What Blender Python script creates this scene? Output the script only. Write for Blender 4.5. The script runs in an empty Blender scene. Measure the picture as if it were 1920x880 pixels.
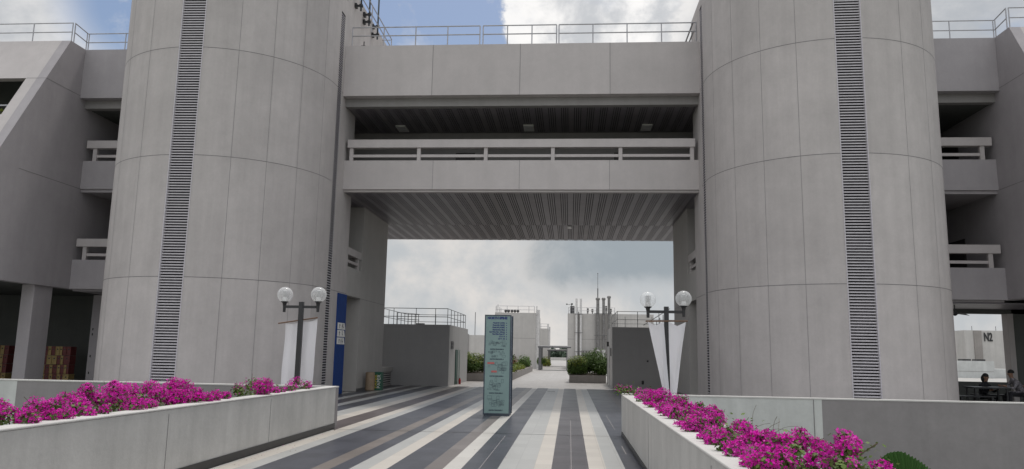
import bpy, bmesh, math, random
from mathutils import Vector, Matrix
PI = math.pi
rad = math.radians
sc = bpy.context.scene
C = sc.collection

# ------------------------------------------------------------------ camera, sky, sun, exposure
cam = bpy.data.cameras.new('camera')
cam.sensor_width = 36.0
cam.sensor_fit = 'HORIZONTAL'
cam.lens = 26.6308
cam.clip_start = 0.1
cam.clip_end = 3000
camo = bpy.data.objects.new('camera', cam)
C.objects.link(camo)
mw = Matrix(((0.997015622, -0.005977877, 0.07696827), (0.075100487, -0.15583379, -0.984924234), (0.017882013, 0.987765202, -0.154919782))).to_4x4()
mw.translation = (0, 0, 1.6)
camo.matrix_world = mw
sc.camera = camo

SUN_EL, SUN_AZ = 70.0, 14.0          # azimuth measured from +Y towards +X
W = bpy.data.worlds.new('World')
sc.world = W
W.use_nodes = True
SKY_STRENGTH = 0.085
BACK_SKY_FILL = 1.75


def build_world():
    nt = W.node_tree
    N = nt.nodes
    L = nt.links
    N.clear()
    out = N.new('ShaderNodeOutputWorld')
    bg = N.new('ShaderNodeBackground')
    bg.inputs['Strength'].default_value = SKY_STRENGTH
    L.new(bg.outputs[0], out.inputs[0])
    sky = N.new('ShaderNodeTexSky')
    sky.sky_type = 'NISHITA'
    sky.sun_disc = False
    sky.sun_elevation = rad(SUN_EL)
    sky.sun_rotation = rad(SUN_AZ)
    sky.dust_density = 2.0
    sky.air_density = 1.0
    tc = N.new('ShaderNodeTexCoord')
    sep = N.new('ShaderNodeSeparateXYZ')
    L.new(tc.outputs['Generated'], sep.inputs[0])

    def math_(op, a, b=None, c=None, clamp=False):
        n = N.new('ShaderNodeMath')
        n.operation = op
        n.use_clamp = clamp
        for i, v in enumerate((a, b, c)):
            if v is None:
                continue
            if isinstance(v, (int, float)):
                n.inputs[i].default_value = v
            else:
                L.new(v, n.inputs[i])
        return n.outputs[0]

    def maprange(v, a, b, c=0.0, d=1.0):
        n = N.new('ShaderNodeMapRange')
        n.interpolation_type = 'SMOOTHSTEP'
        L.new(v, n.inputs[0])
        for i, x in enumerate((a, b, c, d)):
            n.inputs[i + 1].default_value = x
        return n.outputs[0]

    def mixc(f, a, b):
        n = N.new('ShaderNodeMix')
        n.data_type = 'RGBA'
        if isinstance(f, (int, float)):
            n.inputs[0].default_value = f
        else:
            L.new(f, n.inputs[0])
        for s, v in ((6, a), (7, b)):
            if isinstance(v, tuple):
                n.inputs[s].default_value = v
            else:
                L.new(v, n.inputs[s])
        return n.outputs[2]

    zc = math_('ADD', math_('MAXIMUM', sep.outputs[2], 0.0), 0.16)
    comb = N.new('ShaderNodeCombineXYZ')
    L.new(math_('DIVIDE', sep.outputs[0], zc), comb.inputs[0])
    L.new(math_('DIVIDE', sep.outputs[1], zc), comb.inputs[1])

    def noise(scale, detail, rough, off, dist=0.0, vec=None):
        m = N.new('ShaderNodeMapping')
        m.inputs['Location'].default_value = off
        L.new(vec if vec else comb.outputs[0], m.inputs[0])
        n = N.new('ShaderNodeTexNoise')
        n.inputs['Scale'].default_value = scale
        n.inputs['Detail'].default_value = detail
        n.inputs['Roughness'].default_value = rough
        n.inputs['Distortion'].default_value = dist
        L.new(m.outputs[0], n.inputs['Vector'])
        return n.outputs[0]

    # a patch of open blue sky, torn by cloud noise
    def patch(d, a, b):
        v = N.new('ShaderNodeVectorMath')
        v.operation = 'DOT_PRODUCT'
        L.new(tc.outputs['Generated'], v.inputs[0])
        dv = Vector(d).normalized()
        v.inputs[1].default_value = dv
        return maprange(v.outputs['Value'], math.cos(rad(b)), math.cos(rad(a)))
    n1 = noise(1.5, 9, 0.56, (3.1, 1.7, 0.0), 0.25)
    n2 = noise(3.2, 8, 0.6, (7.7, 4.2, 0.0), 0.2)
    n3 = noise(5.5, 7, 0.62, (1.4, 9.3, 2.0), 0.1, tc.outputs['Generated'])
    n4 = noise(11.0, 6, 0.6, (5.4, 2.3, 1.0), 0.3, tc.outputs['Generated'])
    cover = maprange(math_('ADD', n1, math_('MULTIPLY', n2, 0.35)), 0.44, 0.66, 0.35, 1.0)
    hole = math_('MAXIMUM', patch((-0.17, 0.89, 0.43), 4.5, 8.5), math_('MULTIPLY', patch((-0.49, 0.78, 0.385), 1.0, 6.0), 0.85))
    n7 = noise(13.0, 9, 0.6, (4.1, 0.3, 2.7), 0.25, tc.outputs['Generated'])
    n8 = noise(5.0, 9, 0.62, (8.3, 1.9, 0.4), 0.2, tc.outputs['Generated'])
    lump = math_('ADD', math_('MULTIPLY', n8, 0.5), math_('MULTIPLY', n7, 0.5))
    hole = math_('MULTIPLY', hole, math_('SUBTRACT', 1.25, math_('MULTIPLY', maprange(lump, 0.47, 0.62), 0.8)), clamp=True)
    cum = patch((0.035, 0.905, 0.425), 1.0, 8.5)      # bright cumulus beside the blue gap
    cumm = maprange(math_('ADD', cum, math_('MULTIPLY', math_('SUBTRACT', lump, 0.5), 4.2)), 0.34, 0.62)
    hole = math_('MULTIPLY', hole, math_('SUBTRACT', 1.0, cumm), clamp=True)
    cover = math_('MULTIPLY', cover, math_('SUBTRACT', 1.0, hole), clamp=True)
    k = 1.0 / SKY_STRENGTH
    col = lambda r, g, b: (r * k, g * k, b * k, 1.0)
    shade = maprange(math_('ADD', math_('MULTIPLY', n2, 0.45), math_('ADD', math_('MULTIPLY', n3, 0.55), math_('MULTIPLY', cum, 0.22))), 0.38, 0.68)
    cloud = mixc(shade, col(0.46, 0.485, 0.52), col(0.88, 0.865, 0.85))
    cloud = mixc(math_('MULTIPLY', cumm, 0.9), cloud, mixc(maprange(lump, 0.43, 0.58), col(0.55, 0.57, 0.60), col(1.0, 0.985, 0.97)))
    # low sky ahead: cream cumulus over a grey stratus bank that hangs on the right
    n5 = noise(7.0, 8, 0.58, (2.2, 0.4, 3.3), 0.35, tc.outputs['Generated'])
    n6 = noise(16.0, 7, 0.6, (0.9, 1.2, 5.1), 0.2, tc.outputs['Generated'])
    nn = math_('ADD', math_('MULTIPLY', n5, 0.68), math_('MULTIPLY', n6, 0.32))
    cre = patch((-0.125, 0.985, 0.115), 0.5, 7.5)
    low = mixc(maprange(math_('ADD', nn, math_('MULTIPLY', cre, 0.05)), 0.42, 0.64), col(0.52, 0.545, 0.565), col(0.74, 0.71, 0.68))
    wob = math_('SUBTRACT', nn, 0.5)
    bank = math_('MULTIPLY', maprange(math_('ADD', sep.outputs[2], math_('MULTIPLY', wob, 0.16)), 0.072, 0.112),
                 math_('MULTIPLY', maprange(math_('ADD', sep.outputs[0], math_('MULTIPLY', wob, 0.5)), -0.10, 0.05), maprange(sep.outputs[2], 0.34, 0.2)))
    low = mixc(math_('MULTIPLY', bank, 0.95), low, col(0.325, 0.37, 0.405))
    haze = maprange(sep.outputs[2], 0.16, 0.34, 1.0, 0.0)
    skb = N.new('ShaderNodeVectorMath')
    skb.operation = 'SCALE'
    L.new(sky.outputs[0], skb.inputs[0])
    skb.inputs['Scale'].default_value = 1.3
    base = mixc(cover, skb.outputs[0], cloud)
    base = mixc(haze, base, low)
    # unseen sky behind the camera and overhead raised as added fill for shaded facades
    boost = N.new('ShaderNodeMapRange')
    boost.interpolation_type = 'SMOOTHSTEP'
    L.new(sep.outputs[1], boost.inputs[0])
    for i_, x_ in enumerate((0.35, -0.45, 1.0, BACK_SKY_FILL)):
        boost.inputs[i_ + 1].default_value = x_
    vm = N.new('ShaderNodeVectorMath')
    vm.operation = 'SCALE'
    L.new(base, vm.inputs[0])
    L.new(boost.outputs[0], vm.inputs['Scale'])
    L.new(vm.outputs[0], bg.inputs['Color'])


build_world()
sun = bpy.data.lights.new('sun', 'SUN')
sun.energy = 2.0
sun.angle = rad(8)
sun.color = (1.0, 0.96, 0.9)
suno = bpy.data.objects.new('sun', sun)
C.objects.link(suno)
sd = Vector((math.sin(rad(SUN_AZ)) * math.cos(rad(SUN_EL)), math.cos(rad(SUN_AZ)) * math.cos(rad(SUN_EL)), math.sin(rad(SUN_EL))))
suno.rotation_euler = sd.to_track_quat('Z', 'Y').to_euler()
suno.location = (0, 0, 60)
sc.view_settings.view_transform = 'Standard'
sc.view_settings.look = 'None'
sc.view_settings.exposure = 0.0
sc.view_settings.gamma = 1.0
sc.view_settings.use_curve_mapping = False
sc.cycles.max_bounces = 8
sc.cycles.diffuse_bounces = 4
sc.cycles.use_adaptive_sampling = True

# ------------------------------------------------------------------ helpers
XM = -3.83        # mirror: x -> XM - x


class MB:
    def __init__(s, mir=False):
        s.v, s.f, s.m, s.mir = [], [], [], mir
        s.tone = {}

    def pt(s, p):
        s.v.append((XM - p[0], p[1], p[2]) if s.mir else tuple(p))
        return len(s.v) - 1

    def face(s, ps, mi=0):
        s.f.append([s.pt(p) for p in ps])
        s.m.append(mi)

    def box(s, x0, x1, y0, y1, z0, z1, mi=0):
        s.hexa([(x0, y0, z0), (x1, y0, z0), (x1, y1, z0), (x0, y1, z0)], [(x0, y0, z1), (x1, y0, z1), (x1, y1, z1), (x0, y1, z1)], mi)

    def hexa(s, lo, hi, mi=0):
        n = len(lo)
        i = [s.pt(p) for p in lo] + [s.pt(p) for p in hi]
        s.f.append([i[k] for k in range(n - 1, -1, -1)])
        s.m.append(mi)
        s.f.append([i[n + k] for k in range(n)])
        s.m.append(mi)
        for k in range(n):
            k2 = (k + 1) % n
            s.f.append([i[k], i[k2], i[n + k2], i[n + k]])
            s.m.append(mi)

    def prism_x(s, yz, x0, x1, mi=0):
        s.hexa([(x0, y, z) for y, z in yz], [(x1, y, z) for y, z in yz], mi)

    def tube(s, p0, p1, r, n=8, r1=None, mi=0):
        p0, p1 = Vector(p0), Vector(p1)
        d = (p1 - p0).normalized()
        a = d.orthogonal().normalized()
        b = d.cross(a)
        r1 = r if r1 is None else r1
        ring = lambda p, q: [p + (a * math.cos(2 * PI * k / n) + b * math.sin(2 * PI * k / n)) * q for k in range(n)]
        s.hexa(ring(p0, r), ring(p1, r1), mi)

    def ball(s, c, r, n=16, m=10, sz=1.0, mi=0, z0=-1.0):
        rows = []
        for j in range(m + 1):
            th = -PI / 2 + PI * j / m
            z = max(math.sin(th), z0)
            q = math.cos(math.asin(max(-1, min(1, z))))
            rows.append([s.pt((c[0] + r * q * math.cos(2 * PI * k / n), c[1] + r * q * math.sin(2 * PI * k / n), c[2] + r * sz * z)) for k in range(n)])
        for j in range(m):
            for k in range(n):
                s.f.append([rows[j][k], rows[j][(k + 1) % n], rows[j + 1][(k + 1) % n], rows[j + 1][k]])
                s.m.append(mi)

    def lathe(s, c, prof, n=16, mi=0):
        rows = [[s.pt((c[0] + r * math.cos(2 * PI * k / n), c[1] + r * math.sin(2 * PI * k / n), c[2] + z)) for k in range(n)] for r, z in prof]
        for j in range(len(prof) - 1):
            for k in range(n):
                s.f.append([rows[j][k], rows[j][(k + 1) % n], rows[j + 1][(k + 1) % n], rows[j + 1][k]])
                s.m.append(mi)
        for row in (rows[0], rows[-1]):
            s.f.append(list(row))
            s.m.append(mi)

    def build(s, name, mats, parent=None, org=None, smooth=False, bevel=0.0, recalc=True, label=None, kind=None):
        if not isinstance(mats, (list, tuple)):
            mats = [mats]
        o0 = Vector(org) if org is not None else (ORG.get(parent.name, Vector()) if parent else Vector())
        me = bpy.data.meshes.new(name)
        me.from_pydata([(x - o0.x, y - o0.y, z - o0.z) for x, y, z in s.v], [], s.f)
        for m in mats:
            me.materials.append(m)
        if len(mats) > 1:
            me.polygons.foreach_set('material_index', s.m)
        if s.tone:
            at = me.attributes.new('tone', 'FLOAT', 'FACE')
            at.data.foreach_set('value', [s.tone.get(k, 0.0) for k in range(len(s.f))])
        if smooth:
            me.polygons.foreach_set('use_smooth', [True] * len(s.f))
        if recalc:
            bm = bmesh.new()
            bm.from_mesh(me)
            if smooth:
                bmesh.ops.remove_doubles(bm, verts=bm.verts, dist=1e-5)
            bmesh.ops.recalc_face_normals(bm, faces=bm.faces)
            bm.to_mesh(me)
            bm.free()
        me.update()
        o = bpy.data.objects.new(name, me)
        C.objects.link(o)
        if parent:
            o.parent = parent
        else:
            o.location = o0
        ORG[o.name] = o0
        if bevel:
            b = o.modifiers.new('bevel', 'BEVEL')
            b.width = bevel
            b.segments = 2
            b.limit_method = 'ANGLE'
        if label:
            o['label'] = label
        if kind:
            o['kind'] = kind
        return o


ORG = {}


def thing(name, label, cat, loc, group=None):
    o = bpy.data.objects.new(name, None)
    o.empty_display_size = 0.3
    C.objects.link(o)
    o.location = loc
    ORG[o.name] = Vector(loc)
    return tag(o, label, cat, group)


def tag(o, label, cat, group=None):
    o['label'] = label
    o['category'] = cat
    if group:
        o['group'] = group
    return o


def mx(x, mir):
    return XM - x if mir else x


def text_part(name, body, size, origin, right, up, mat, parent, align='CENTER', depth=0.0015, xs=1.0, bold=0.0):
    cu = bpy.data.curves.new(name, 'FONT')
    cu.body = body
    cu.size = size
    cu.align_x = align
    cu.align_y = 'CENTER'
    cu.extrude = depth
    cu.offset = bold
    t = bpy.data.objects.new(name + '_tmp', cu)
    C.objects.link(t)
    me = bpy.data.meshes.new_from_object(t.evaluated_get(bpy.context.evaluated_depsgraph_get()))
    bpy.data.objects.remove(t)
    r, u = Vector(right).normalized(), Vector(up).normalized()
    n = r.cross(u)
    r = r * xs
    M = Matrix(((r.x, u.x, n.x, 0), (r.y, u.y, n.y, 0), (r.z, u.z, n.z, 0), (0, 0, 0, 1)))
    M.translation = Vector(origin) - ORG[parent.name]
    me.transform(M)
    me.materials.clear()
    me.materials.append(mat)
    o = bpy.data.objects.new(name, me)
    C.objects.link(o)
    o.parent = parent
    ORG[o.name] = ORG[parent.name]
    return o


# ------------------------------------------------------------------ materials
def new_mat(name):
    m = bpy.data.materials.new(name)
    m.use_nodes = True
    nt = m.node_tree
    b = nt.nodes['Principled BSDF']
    return m, nt, b


def simple(name, col, rough=0.6, metal=0.0, var=0.12, scale=6.0, spec=0.5):
    m, nt, b = new_mat(name)
    N, L = nt.nodes, nt.links
    g = N.new('ShaderNodeNewGeometry')
    n = N.new('ShaderNodeTexNoise')
    n.inputs['Scale'].default_value = scale
    n.inputs['Detail'].default_value = 4
    L.new(g.outputs['Position'], n.inputs['Vector'])
    r = N.new('ShaderNodeValToRGB')
    r.color_ramp.elements[0].position = 0.3
    r.color_ramp.elements[1].position = 0.7
    r.color_ramp.elements[0].color = tuple(c * (1 - var) for c in col) + (1,)
    r.color_ramp.elements[1].color = tuple(min(1, c * (1 + var)) for c in col) + (1,)
    L.new(n.outputs[0], r.inputs[0])
    L.new(r.outputs[0], b.inputs['Base Color'])
    b.inputs['Roughness'].default_value = rough
    b.inputs['Metallic'].default_value = metal
    b.inputs['Specular IOR Level'].default_value = spec
    return m


def concrete(name, col, var=0.07, streak=0.06, rough=0.85, bump=0.12, stain=0.0):
    """painted / fair-faced concrete: broad mottling, trowel patches, faint vertical runs"""
    m, nt, b = new_mat(name)
    N, L = nt.nodes, nt.links
    g = N.new('ShaderNodeNewGeometry')

    def noise(sc_, scale, detail, rgh):
        mp = N.new('ShaderNodeMapping')
        mp.inputs['Scale'].default_value = sc_
        L.new(g.outputs['Position'], mp.inputs[0])
        n = N.new('ShaderNodeTexNoise')
        n.inputs['Scale'].default_value = scale
        n.inputs['Detail'].default_value = detail
        n.inputs['Roughness'].default_value = rgh
        L.new(mp.outputs[0], n.inputs['Vector'])
        return n.outputs[0]

    def mr(v, a, b_, c, d):
        n = N.new('ShaderNodeMapRange')
        L.new(v, n.inputs[0])
        for i, x in enumerate((a, b_, c, d)):
            n.inputs[i + 1].default_value = x
        return n.outputs[0]

    def mul(a, b_):
        n = N.new('ShaderNodeMath')
        n.operation = 'MULTIPLY'
        L.new(a, n.inputs[0])
        L.new(b_, n.inputs[1])
        return n.outputs[0]
    f = mr(noise((1, 1, 1), 0.7, 8, 0.62), 0.3, 0.7, 1 - var, 1 + var)
    f = mul(f, mr(noise((1, 1, 0.9), 2.6, 6, 0.65), 0.3, 0.72, 1 - var * 0.7, 1 + var * 0.7))
    f = mul(f, mr(noise((1, 1, 1), 14.0, 5, 0.6), 0.3, 0.7, 1 - var * 0.35, 1 + var * 0.35))
    f = mul(f, mr(noise((1, 1, 0.05), 3.2, 5, 0.6), 0.35, 0.75, 1 + streak * 0.4, 1 - streak))
    if stain:
        f = mul(f, mr(noise((1, 1, 0.10), 1.5, 6, 0.7), 0.56, 0.76, 1.0, 1 - stain))
    at = N.new('ShaderNodeAttribute')
    at.attribute_name = 'tone'
    f = mul(f, mr(at.outputs['Fac'], -1.0, 1.0, 0.955, 1.045))
    v = N.new('ShaderNodeVectorMath')
    v.operation = 'SCALE'
    v.inputs[0].default_value = col
    L.new(f, v.inputs['Scale'])
    L.new(v.outputs[0], b.inputs['Base Color'])
    b.inputs['Roughness'].default_value = rough
    b.inputs['Specular IOR Level'].default_value = 0.3
    if bump:
        bp = N.new('ShaderNodeBump')
        bp.inputs['Strength'].default_value = bump
        bp.inputs['Distance'].default_value = 0.01
        L.new(noise((1, 1, 1), 22.0, 6, 0.6), bp.inputs['Height'])
        L.new(bp.outputs[0], b.inputs['Normal'])
    return m


def tile_mat(name, col, size=0.25, rough=0.3, line=0.55, var=0.09, spec=0.5):
    m, nt, b = new_mat(name)
    N, L = nt.nodes, nt.links
    g = N.new('ShaderNodeNewGeometry')
    mp = N.new('ShaderNodeMapping')
    mp.inputs['Scale'].default_value = (1 / size, 1 / (size * 2), 1)
    L.new(g.outputs['Position'], mp.inputs[0])
    fl = N.new('ShaderNodeVectorMath')
    fl.operation = 'FLOOR'
    L.new(mp.outputs[0], fl.inputs[0])
    wn = N.new('ShaderNodeTexWhiteNoise')
    wn.noise_dimensions = '2D'
    L.new(fl.outputs[0], wn.inputs['Vector'])
    fr = N.new('ShaderNodeVectorMath')
    fr.operation = 'FRACTION'
    L.new(mp.outputs[0], fr.inputs[0])
    sp = N.new('ShaderNodeSeparateXYZ')
    L.new(fr.outputs[0], sp.inputs[0])

    def mt(op, a, b_=None):
        n = N.new('ShaderNodeMath')
        n.operation = op
        for i, v in enumerate((a, b_)):
            if v is None:
                continue
            if isinstance(v, (int, float)):
                n.inputs[i].default_value = v
            else:
                L.new(v, n.inputs[i])
        return n.outputs[0]
    lx = mt('LESS_THAN', sp.outputs[0], 0.02)
    ly = mt('LESS_THAN', sp.outputs[1], 0.012)
    ln = mt('MAXIMUM', lx, ly)
    nz = N.new('ShaderNodeTexNoise')
    nz.inputs['Scale'].default_value = 0.9
    nz.inputs['Detail'].default_value = 7
    nz.inputs['Roughness'].default_value = 0.65
    L.new(g.outputs['Position'], nz.inputs['Vector'])
    f = mt('ADD', mt('MULTIPLY', mt('SUBTRACT', wn.outputs['Value'], 0.5), var * 2), mt('ADD', 1.0 - var, mt('MULTIPLY', nz.outputs[0], var * 2)))
    f = mt('MULTIPLY', f, mt('SUBTRACT', 1.0, mt('MULTIPLY', ln, 1 - line)))
    v = N.new('ShaderNodeVectorMath')
    v.operation = 'SCALE'
    v.inputs[0].default_value = col
    L.new(f, v.inputs['Scale'])
    L.new(v.outputs[0], b.inputs['Base Color'])
    rr = mt('ADD', rough - 0.12, mt('MULTIPLY', nz.outputs[0], 0.24))
    L.new(rr, b.inputs['Roughness'])
    b.inputs['Specular IOR Level'].default_value = spec
    return m


def leaf_mat(name, col, var=0.35, trans=0.3, rough=0.5):
    m, nt, b = new_mat(name)
    N, L = nt.nodes, nt.links
    g = N.new('ShaderNodeNewGeometry')
    hsv = N.new('ShaderNodeHueSaturation')
    hsv.inputs['Color'].default_value = tuple(col) + (1,)
    mr = N.new('ShaderNodeMapRange')
    L.new(g.outputs['Random Per Island'], mr.inputs[0])
    mr.inputs[3].default_value = 1 - var
    mr.inputs[4].default_value = 1 + var
    L.new(mr.outputs[0], hsv.inputs['Value'])
    L.new(hsv.outputs[0], b.inputs['Base Color'])
    b.inputs['Roughness'].default_value = rough
    b.inputs['Specular IOR Level'].default_value = 0.25
    tr = N.new('ShaderNodeBsdfTranslucent')
    L.new(hsv.outputs[0], tr.inputs[0])
    mx_ = N.new('ShaderNodeMixShader')
    mx_.inputs[0].default_value = trans
    L.new(b.outputs[0], mx_.inputs[1])
    L.new(tr.outputs[0], mx_.inputs[2])
    L.new(mx_.outputs[0], nt.nodes['Material Output'].inputs[0])
    return m


M = {}
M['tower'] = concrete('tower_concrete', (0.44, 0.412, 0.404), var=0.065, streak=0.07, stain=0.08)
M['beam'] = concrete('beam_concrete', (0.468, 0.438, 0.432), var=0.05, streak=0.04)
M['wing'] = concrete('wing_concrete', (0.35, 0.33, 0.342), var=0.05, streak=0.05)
M['pier'] = concrete('pier_concrete', (0.40, 0.385, 0.37), var=0.05, streak=0.05)
M['planter'] = concrete('planter_concrete', (0.47, 0.462, 0.445), var=0.085, streak=0.11, stain=0.13, bump=0.25)
M['planter_dark'] = concrete('planter_concrete_repainted', (0.235, 0.222, 0.225), var=0.08, streak=0.06, bump=0.25)
M['planter_light'] = concrete('planter_concrete_pale', (0.50, 0.51, 0.50), var=0.08, streak=0.10, stain=0.1, bump=0.25)
M['coping'] = concrete('coping_concrete', (0.52, 0.51, 0.495), var=0.06, streak=0.0)
M['groove'] = simple('joint_sealant', (0.205, 0.198, 0.198), 0.9)
M['booth'] = concrete('booth_render', (0.285, 0.28, 0.28), var=0.04, streak=0.05)
M['booth_lit'] = concrete('booth_render_lit_side', (0.47, 0.46, 0.45), var=0.05, streak=0.06)  # lighter copy of the booth render, sunlight on the side faces painted in
M['white'] = concrete('white_render', (0.46, 0.445, 0.425), var=0.05, streak=0.08, stain=0.08)
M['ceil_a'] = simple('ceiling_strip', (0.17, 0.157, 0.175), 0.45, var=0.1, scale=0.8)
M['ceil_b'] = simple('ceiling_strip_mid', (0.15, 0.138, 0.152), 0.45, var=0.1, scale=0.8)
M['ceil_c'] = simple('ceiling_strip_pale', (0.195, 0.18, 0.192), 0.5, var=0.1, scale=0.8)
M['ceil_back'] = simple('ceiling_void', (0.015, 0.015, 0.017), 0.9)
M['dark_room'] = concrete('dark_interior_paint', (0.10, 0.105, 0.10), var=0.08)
M['gallery_wall'] = concrete('gallery_wall_paint', (0.26, 0.25, 0.245), var=0.05)
M['door_dark'] = simple('dark_brown_door', (0.035, 0.03, 0.03), 0.5)
M['louvre'] = simple('louvre_metal', (0.47, 0.45, 0.475), 0.5, 0.0, var=0.05)
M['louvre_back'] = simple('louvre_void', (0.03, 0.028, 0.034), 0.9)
M['steel'] = simple('galvanised_rail', (0.36, 0.36, 0.38), 0.45, 0.4)
M['steel_dark'] = simple('dark_steel', (0.14, 0.14, 0.145), 0.45, 0.3)
M['black'] = simple('black_paint', (0.018, 0.018, 0.02), 0.4, 0.0)
M['pole_grey'] = simple('dark_grey_pipe', (0.07, 0.085, 0.10), 0.5, 0.2)
M['blue'] = simple('blue_panel_paint', (0.014, 0.046, 0.19), 0.75, var=0.08, spec=0.15)
M['plate'] = simple('white_sign_plate', (0.72, 0.71, 0.69), 0.45, var=0.03)
M['kiosk'] = simple('teal_glass_sign', (0.178, 0.262, 0.256), 0.22, var=0.05, scale=2.0, spec=0.4)
M['kiosk_frame'] = simple('sign_frame', (0.05, 0.065, 0.085), 0.35, 0.3)
M['kiosk_side'] = simple('sign_side_panel', (0.26, 0.32, 0.40), 0.25, 0.2)
M['ink'] = simple('navy_lettering', (0.015, 0.03, 0.13), 0.6)
M['ink_grey'] = simple('map_ink', (0.055, 0.085, 0.10), 0.7)
M['ink_red'] = simple('red_map_label', (0.40, 0.10, 0.095), 0.6)
M['cloth'] = leaf_mat('white_banner_cloth', (0.74, 0.73, 0.76), var=0.02, trans=0.25, rough=0.85)
M['wood'] = simple('bamboo_rod', (0.16, 0.095, 0.06), 0.6)
M['tan'] = simple('tan_bin', (0.27, 0.20, 0.135), 0.6)
M['green_bin'] = simple('green_bin', (0.01, 0.085, 0.05), 0.5)
M['yellow'] = simple('yellow_paint', (0.55, 0.40, 0.03), 0.6)
M['red'] = simple('red_paint', (0.38, 0.02, 0.02), 0.5)
M['crate_red'] = simple('red_crate_plastic', (0.15, 0.035, 0.035), 0.6)
M['crate_yellow'] = simple('yellow_crate_plastic', (0.36, 0.26, 0.10), 0.6)
M['soil'] = simple('planter_soil', (0.06, 0.045, 0.03), 0.95, var=0.3, scale=20)
M['stem'] = simple('twig_bark', (0.10, 0.075, 0.045), 0.9)
M['bract'] = leaf_mat('magenta_bract', (0.72, 0.018, 0.46), 0.4, 0.4)
M['bract_pale'] = leaf_mat('pink_bract', (0.70, 0.09, 0.50), 0.3, 0.35)
M['bract_deep'] = leaf_mat('deep_magenta_bract', (0.45, 0.008, 0.26), 0.35, 0.3)
M['leaf'] = leaf_mat('bougainvillea_leaf', (0.11, 0.17, 0.04), 0.45, 0.3)
M['shrub'] = leaf_mat('shrub_leaf', (0.07, 0.12, 0.025), 0.5, 0.25)
M['shrub_yellow'] = leaf_mat('yellow_green_leaf', (0.17, 0.20, 0.03), 0.4, 0.3)
M['croton'] = leaf_mat('reddish_croton_leaf', (0.14, 0.055, 0.04), 0.5, 0.25)
M['palm'] = leaf_mat('fan_palm_leaf', (0.05, 0.12, 0.03), 0.15, 0.25)
M['far_leaf'] = leaf_mat('distant_tree_leaf', (0.075, 0.105, 0.075), 0.4, 0.1)
M['skin'] = simple('skin', (0.26, 0.15, 0.10), 0.6)
M['shirt_dark'] = simple('dark_shirt', (0.02, 0.02, 0.025), 0.9)
M['shirt_grey'] = simple('grey_print_shirt', (0.20, 0.19, 0.21), 0.9, var=0.5, scale=25)
M['shirt_red'] = simple('maroon_shirt', (0.16, 0.03, 0.03), 0.9)
M['hair'] = simple('black_hair', (0.012, 0.01, 0.01), 0.7)
M['glass_dark'] = simple('dark_window_glass', (0.10, 0.11, 0.125), 0.15)
M['door_green'] = simple('green_door_leaf', (0.025, 0.085, 0.065), 0.4)
M['white_pipe'] = simple('white_duct_paint', (0.58, 0.57, 0.56), 0.5)
M['grey_pipe'] = simple('weathered_flue_metal', (0.19, 0.185, 0.18), 0.5, 0.3, var=0.25)
M['reflector'] = simple('white_louvre_reflector', (0.62, 0.62, 0.62), 0.5)
M['podium'] = concrete('podium_concrete', (0.40, 0.39, 0.375), var=0.1, streak=0.0)
M['ground'] = simple('far_ground', (0.16, 0.17, 0.13), 0.9, var=0.3, scale=0.05)

# clear acrylic globe
m, nt, b = new_mat('clear_globe_acrylic')
b.inputs['Base Color'].default_value = (0.93, 0.94, 0.95, 1)
b.inputs['Roughness'].default_value = 0.12
b.inputs['Specular IOR Level'].default_value = 0.5
tr = nt.nodes.new('ShaderNodeBsdfTransparent')
ms = nt.nodes.new('ShaderNodeMixShader')
lw = nt.nodes.new('ShaderNodeLayerWeight')
lw.inputs[0].default_value = 0.35
mrn = nt.nodes.new('ShaderNodeMapRange')
nt.links.new(lw.outputs['Facing'], mrn.inputs[0])
mrn.inputs[3].default_value = 0.18
mrn.inputs[4].default_value = 0.55
nt.links.new(mrn.outputs[0], ms.inputs[0])
nt.links.new(tr.outputs[0], ms.inputs[1])
nt.links.new(b.outputs[0], ms.inputs[2])
nt.links.new(ms.outputs[0], nt.nodes['Material Output'].inputs[0])
M['globe'] = m

# ------------------------------------------------------------------ ground, podium, paving
g = MB()
g.face([(-1500, -300, -1.62), (1500, -300, -1.62), (1500, 2500, -1.62), (-1500, 2500, -1.62)])
g.build('ground', M['ground'], recalc=False, kind='structure')
g = MB()
g.box(-70, 70, 15.97, 260, -1.6, -0.012)
g.box(-4.86, 1.07, -12, 15.97, -1.6, -0.012)
g.build('podium', M['podium'], kind='structure')

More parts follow.
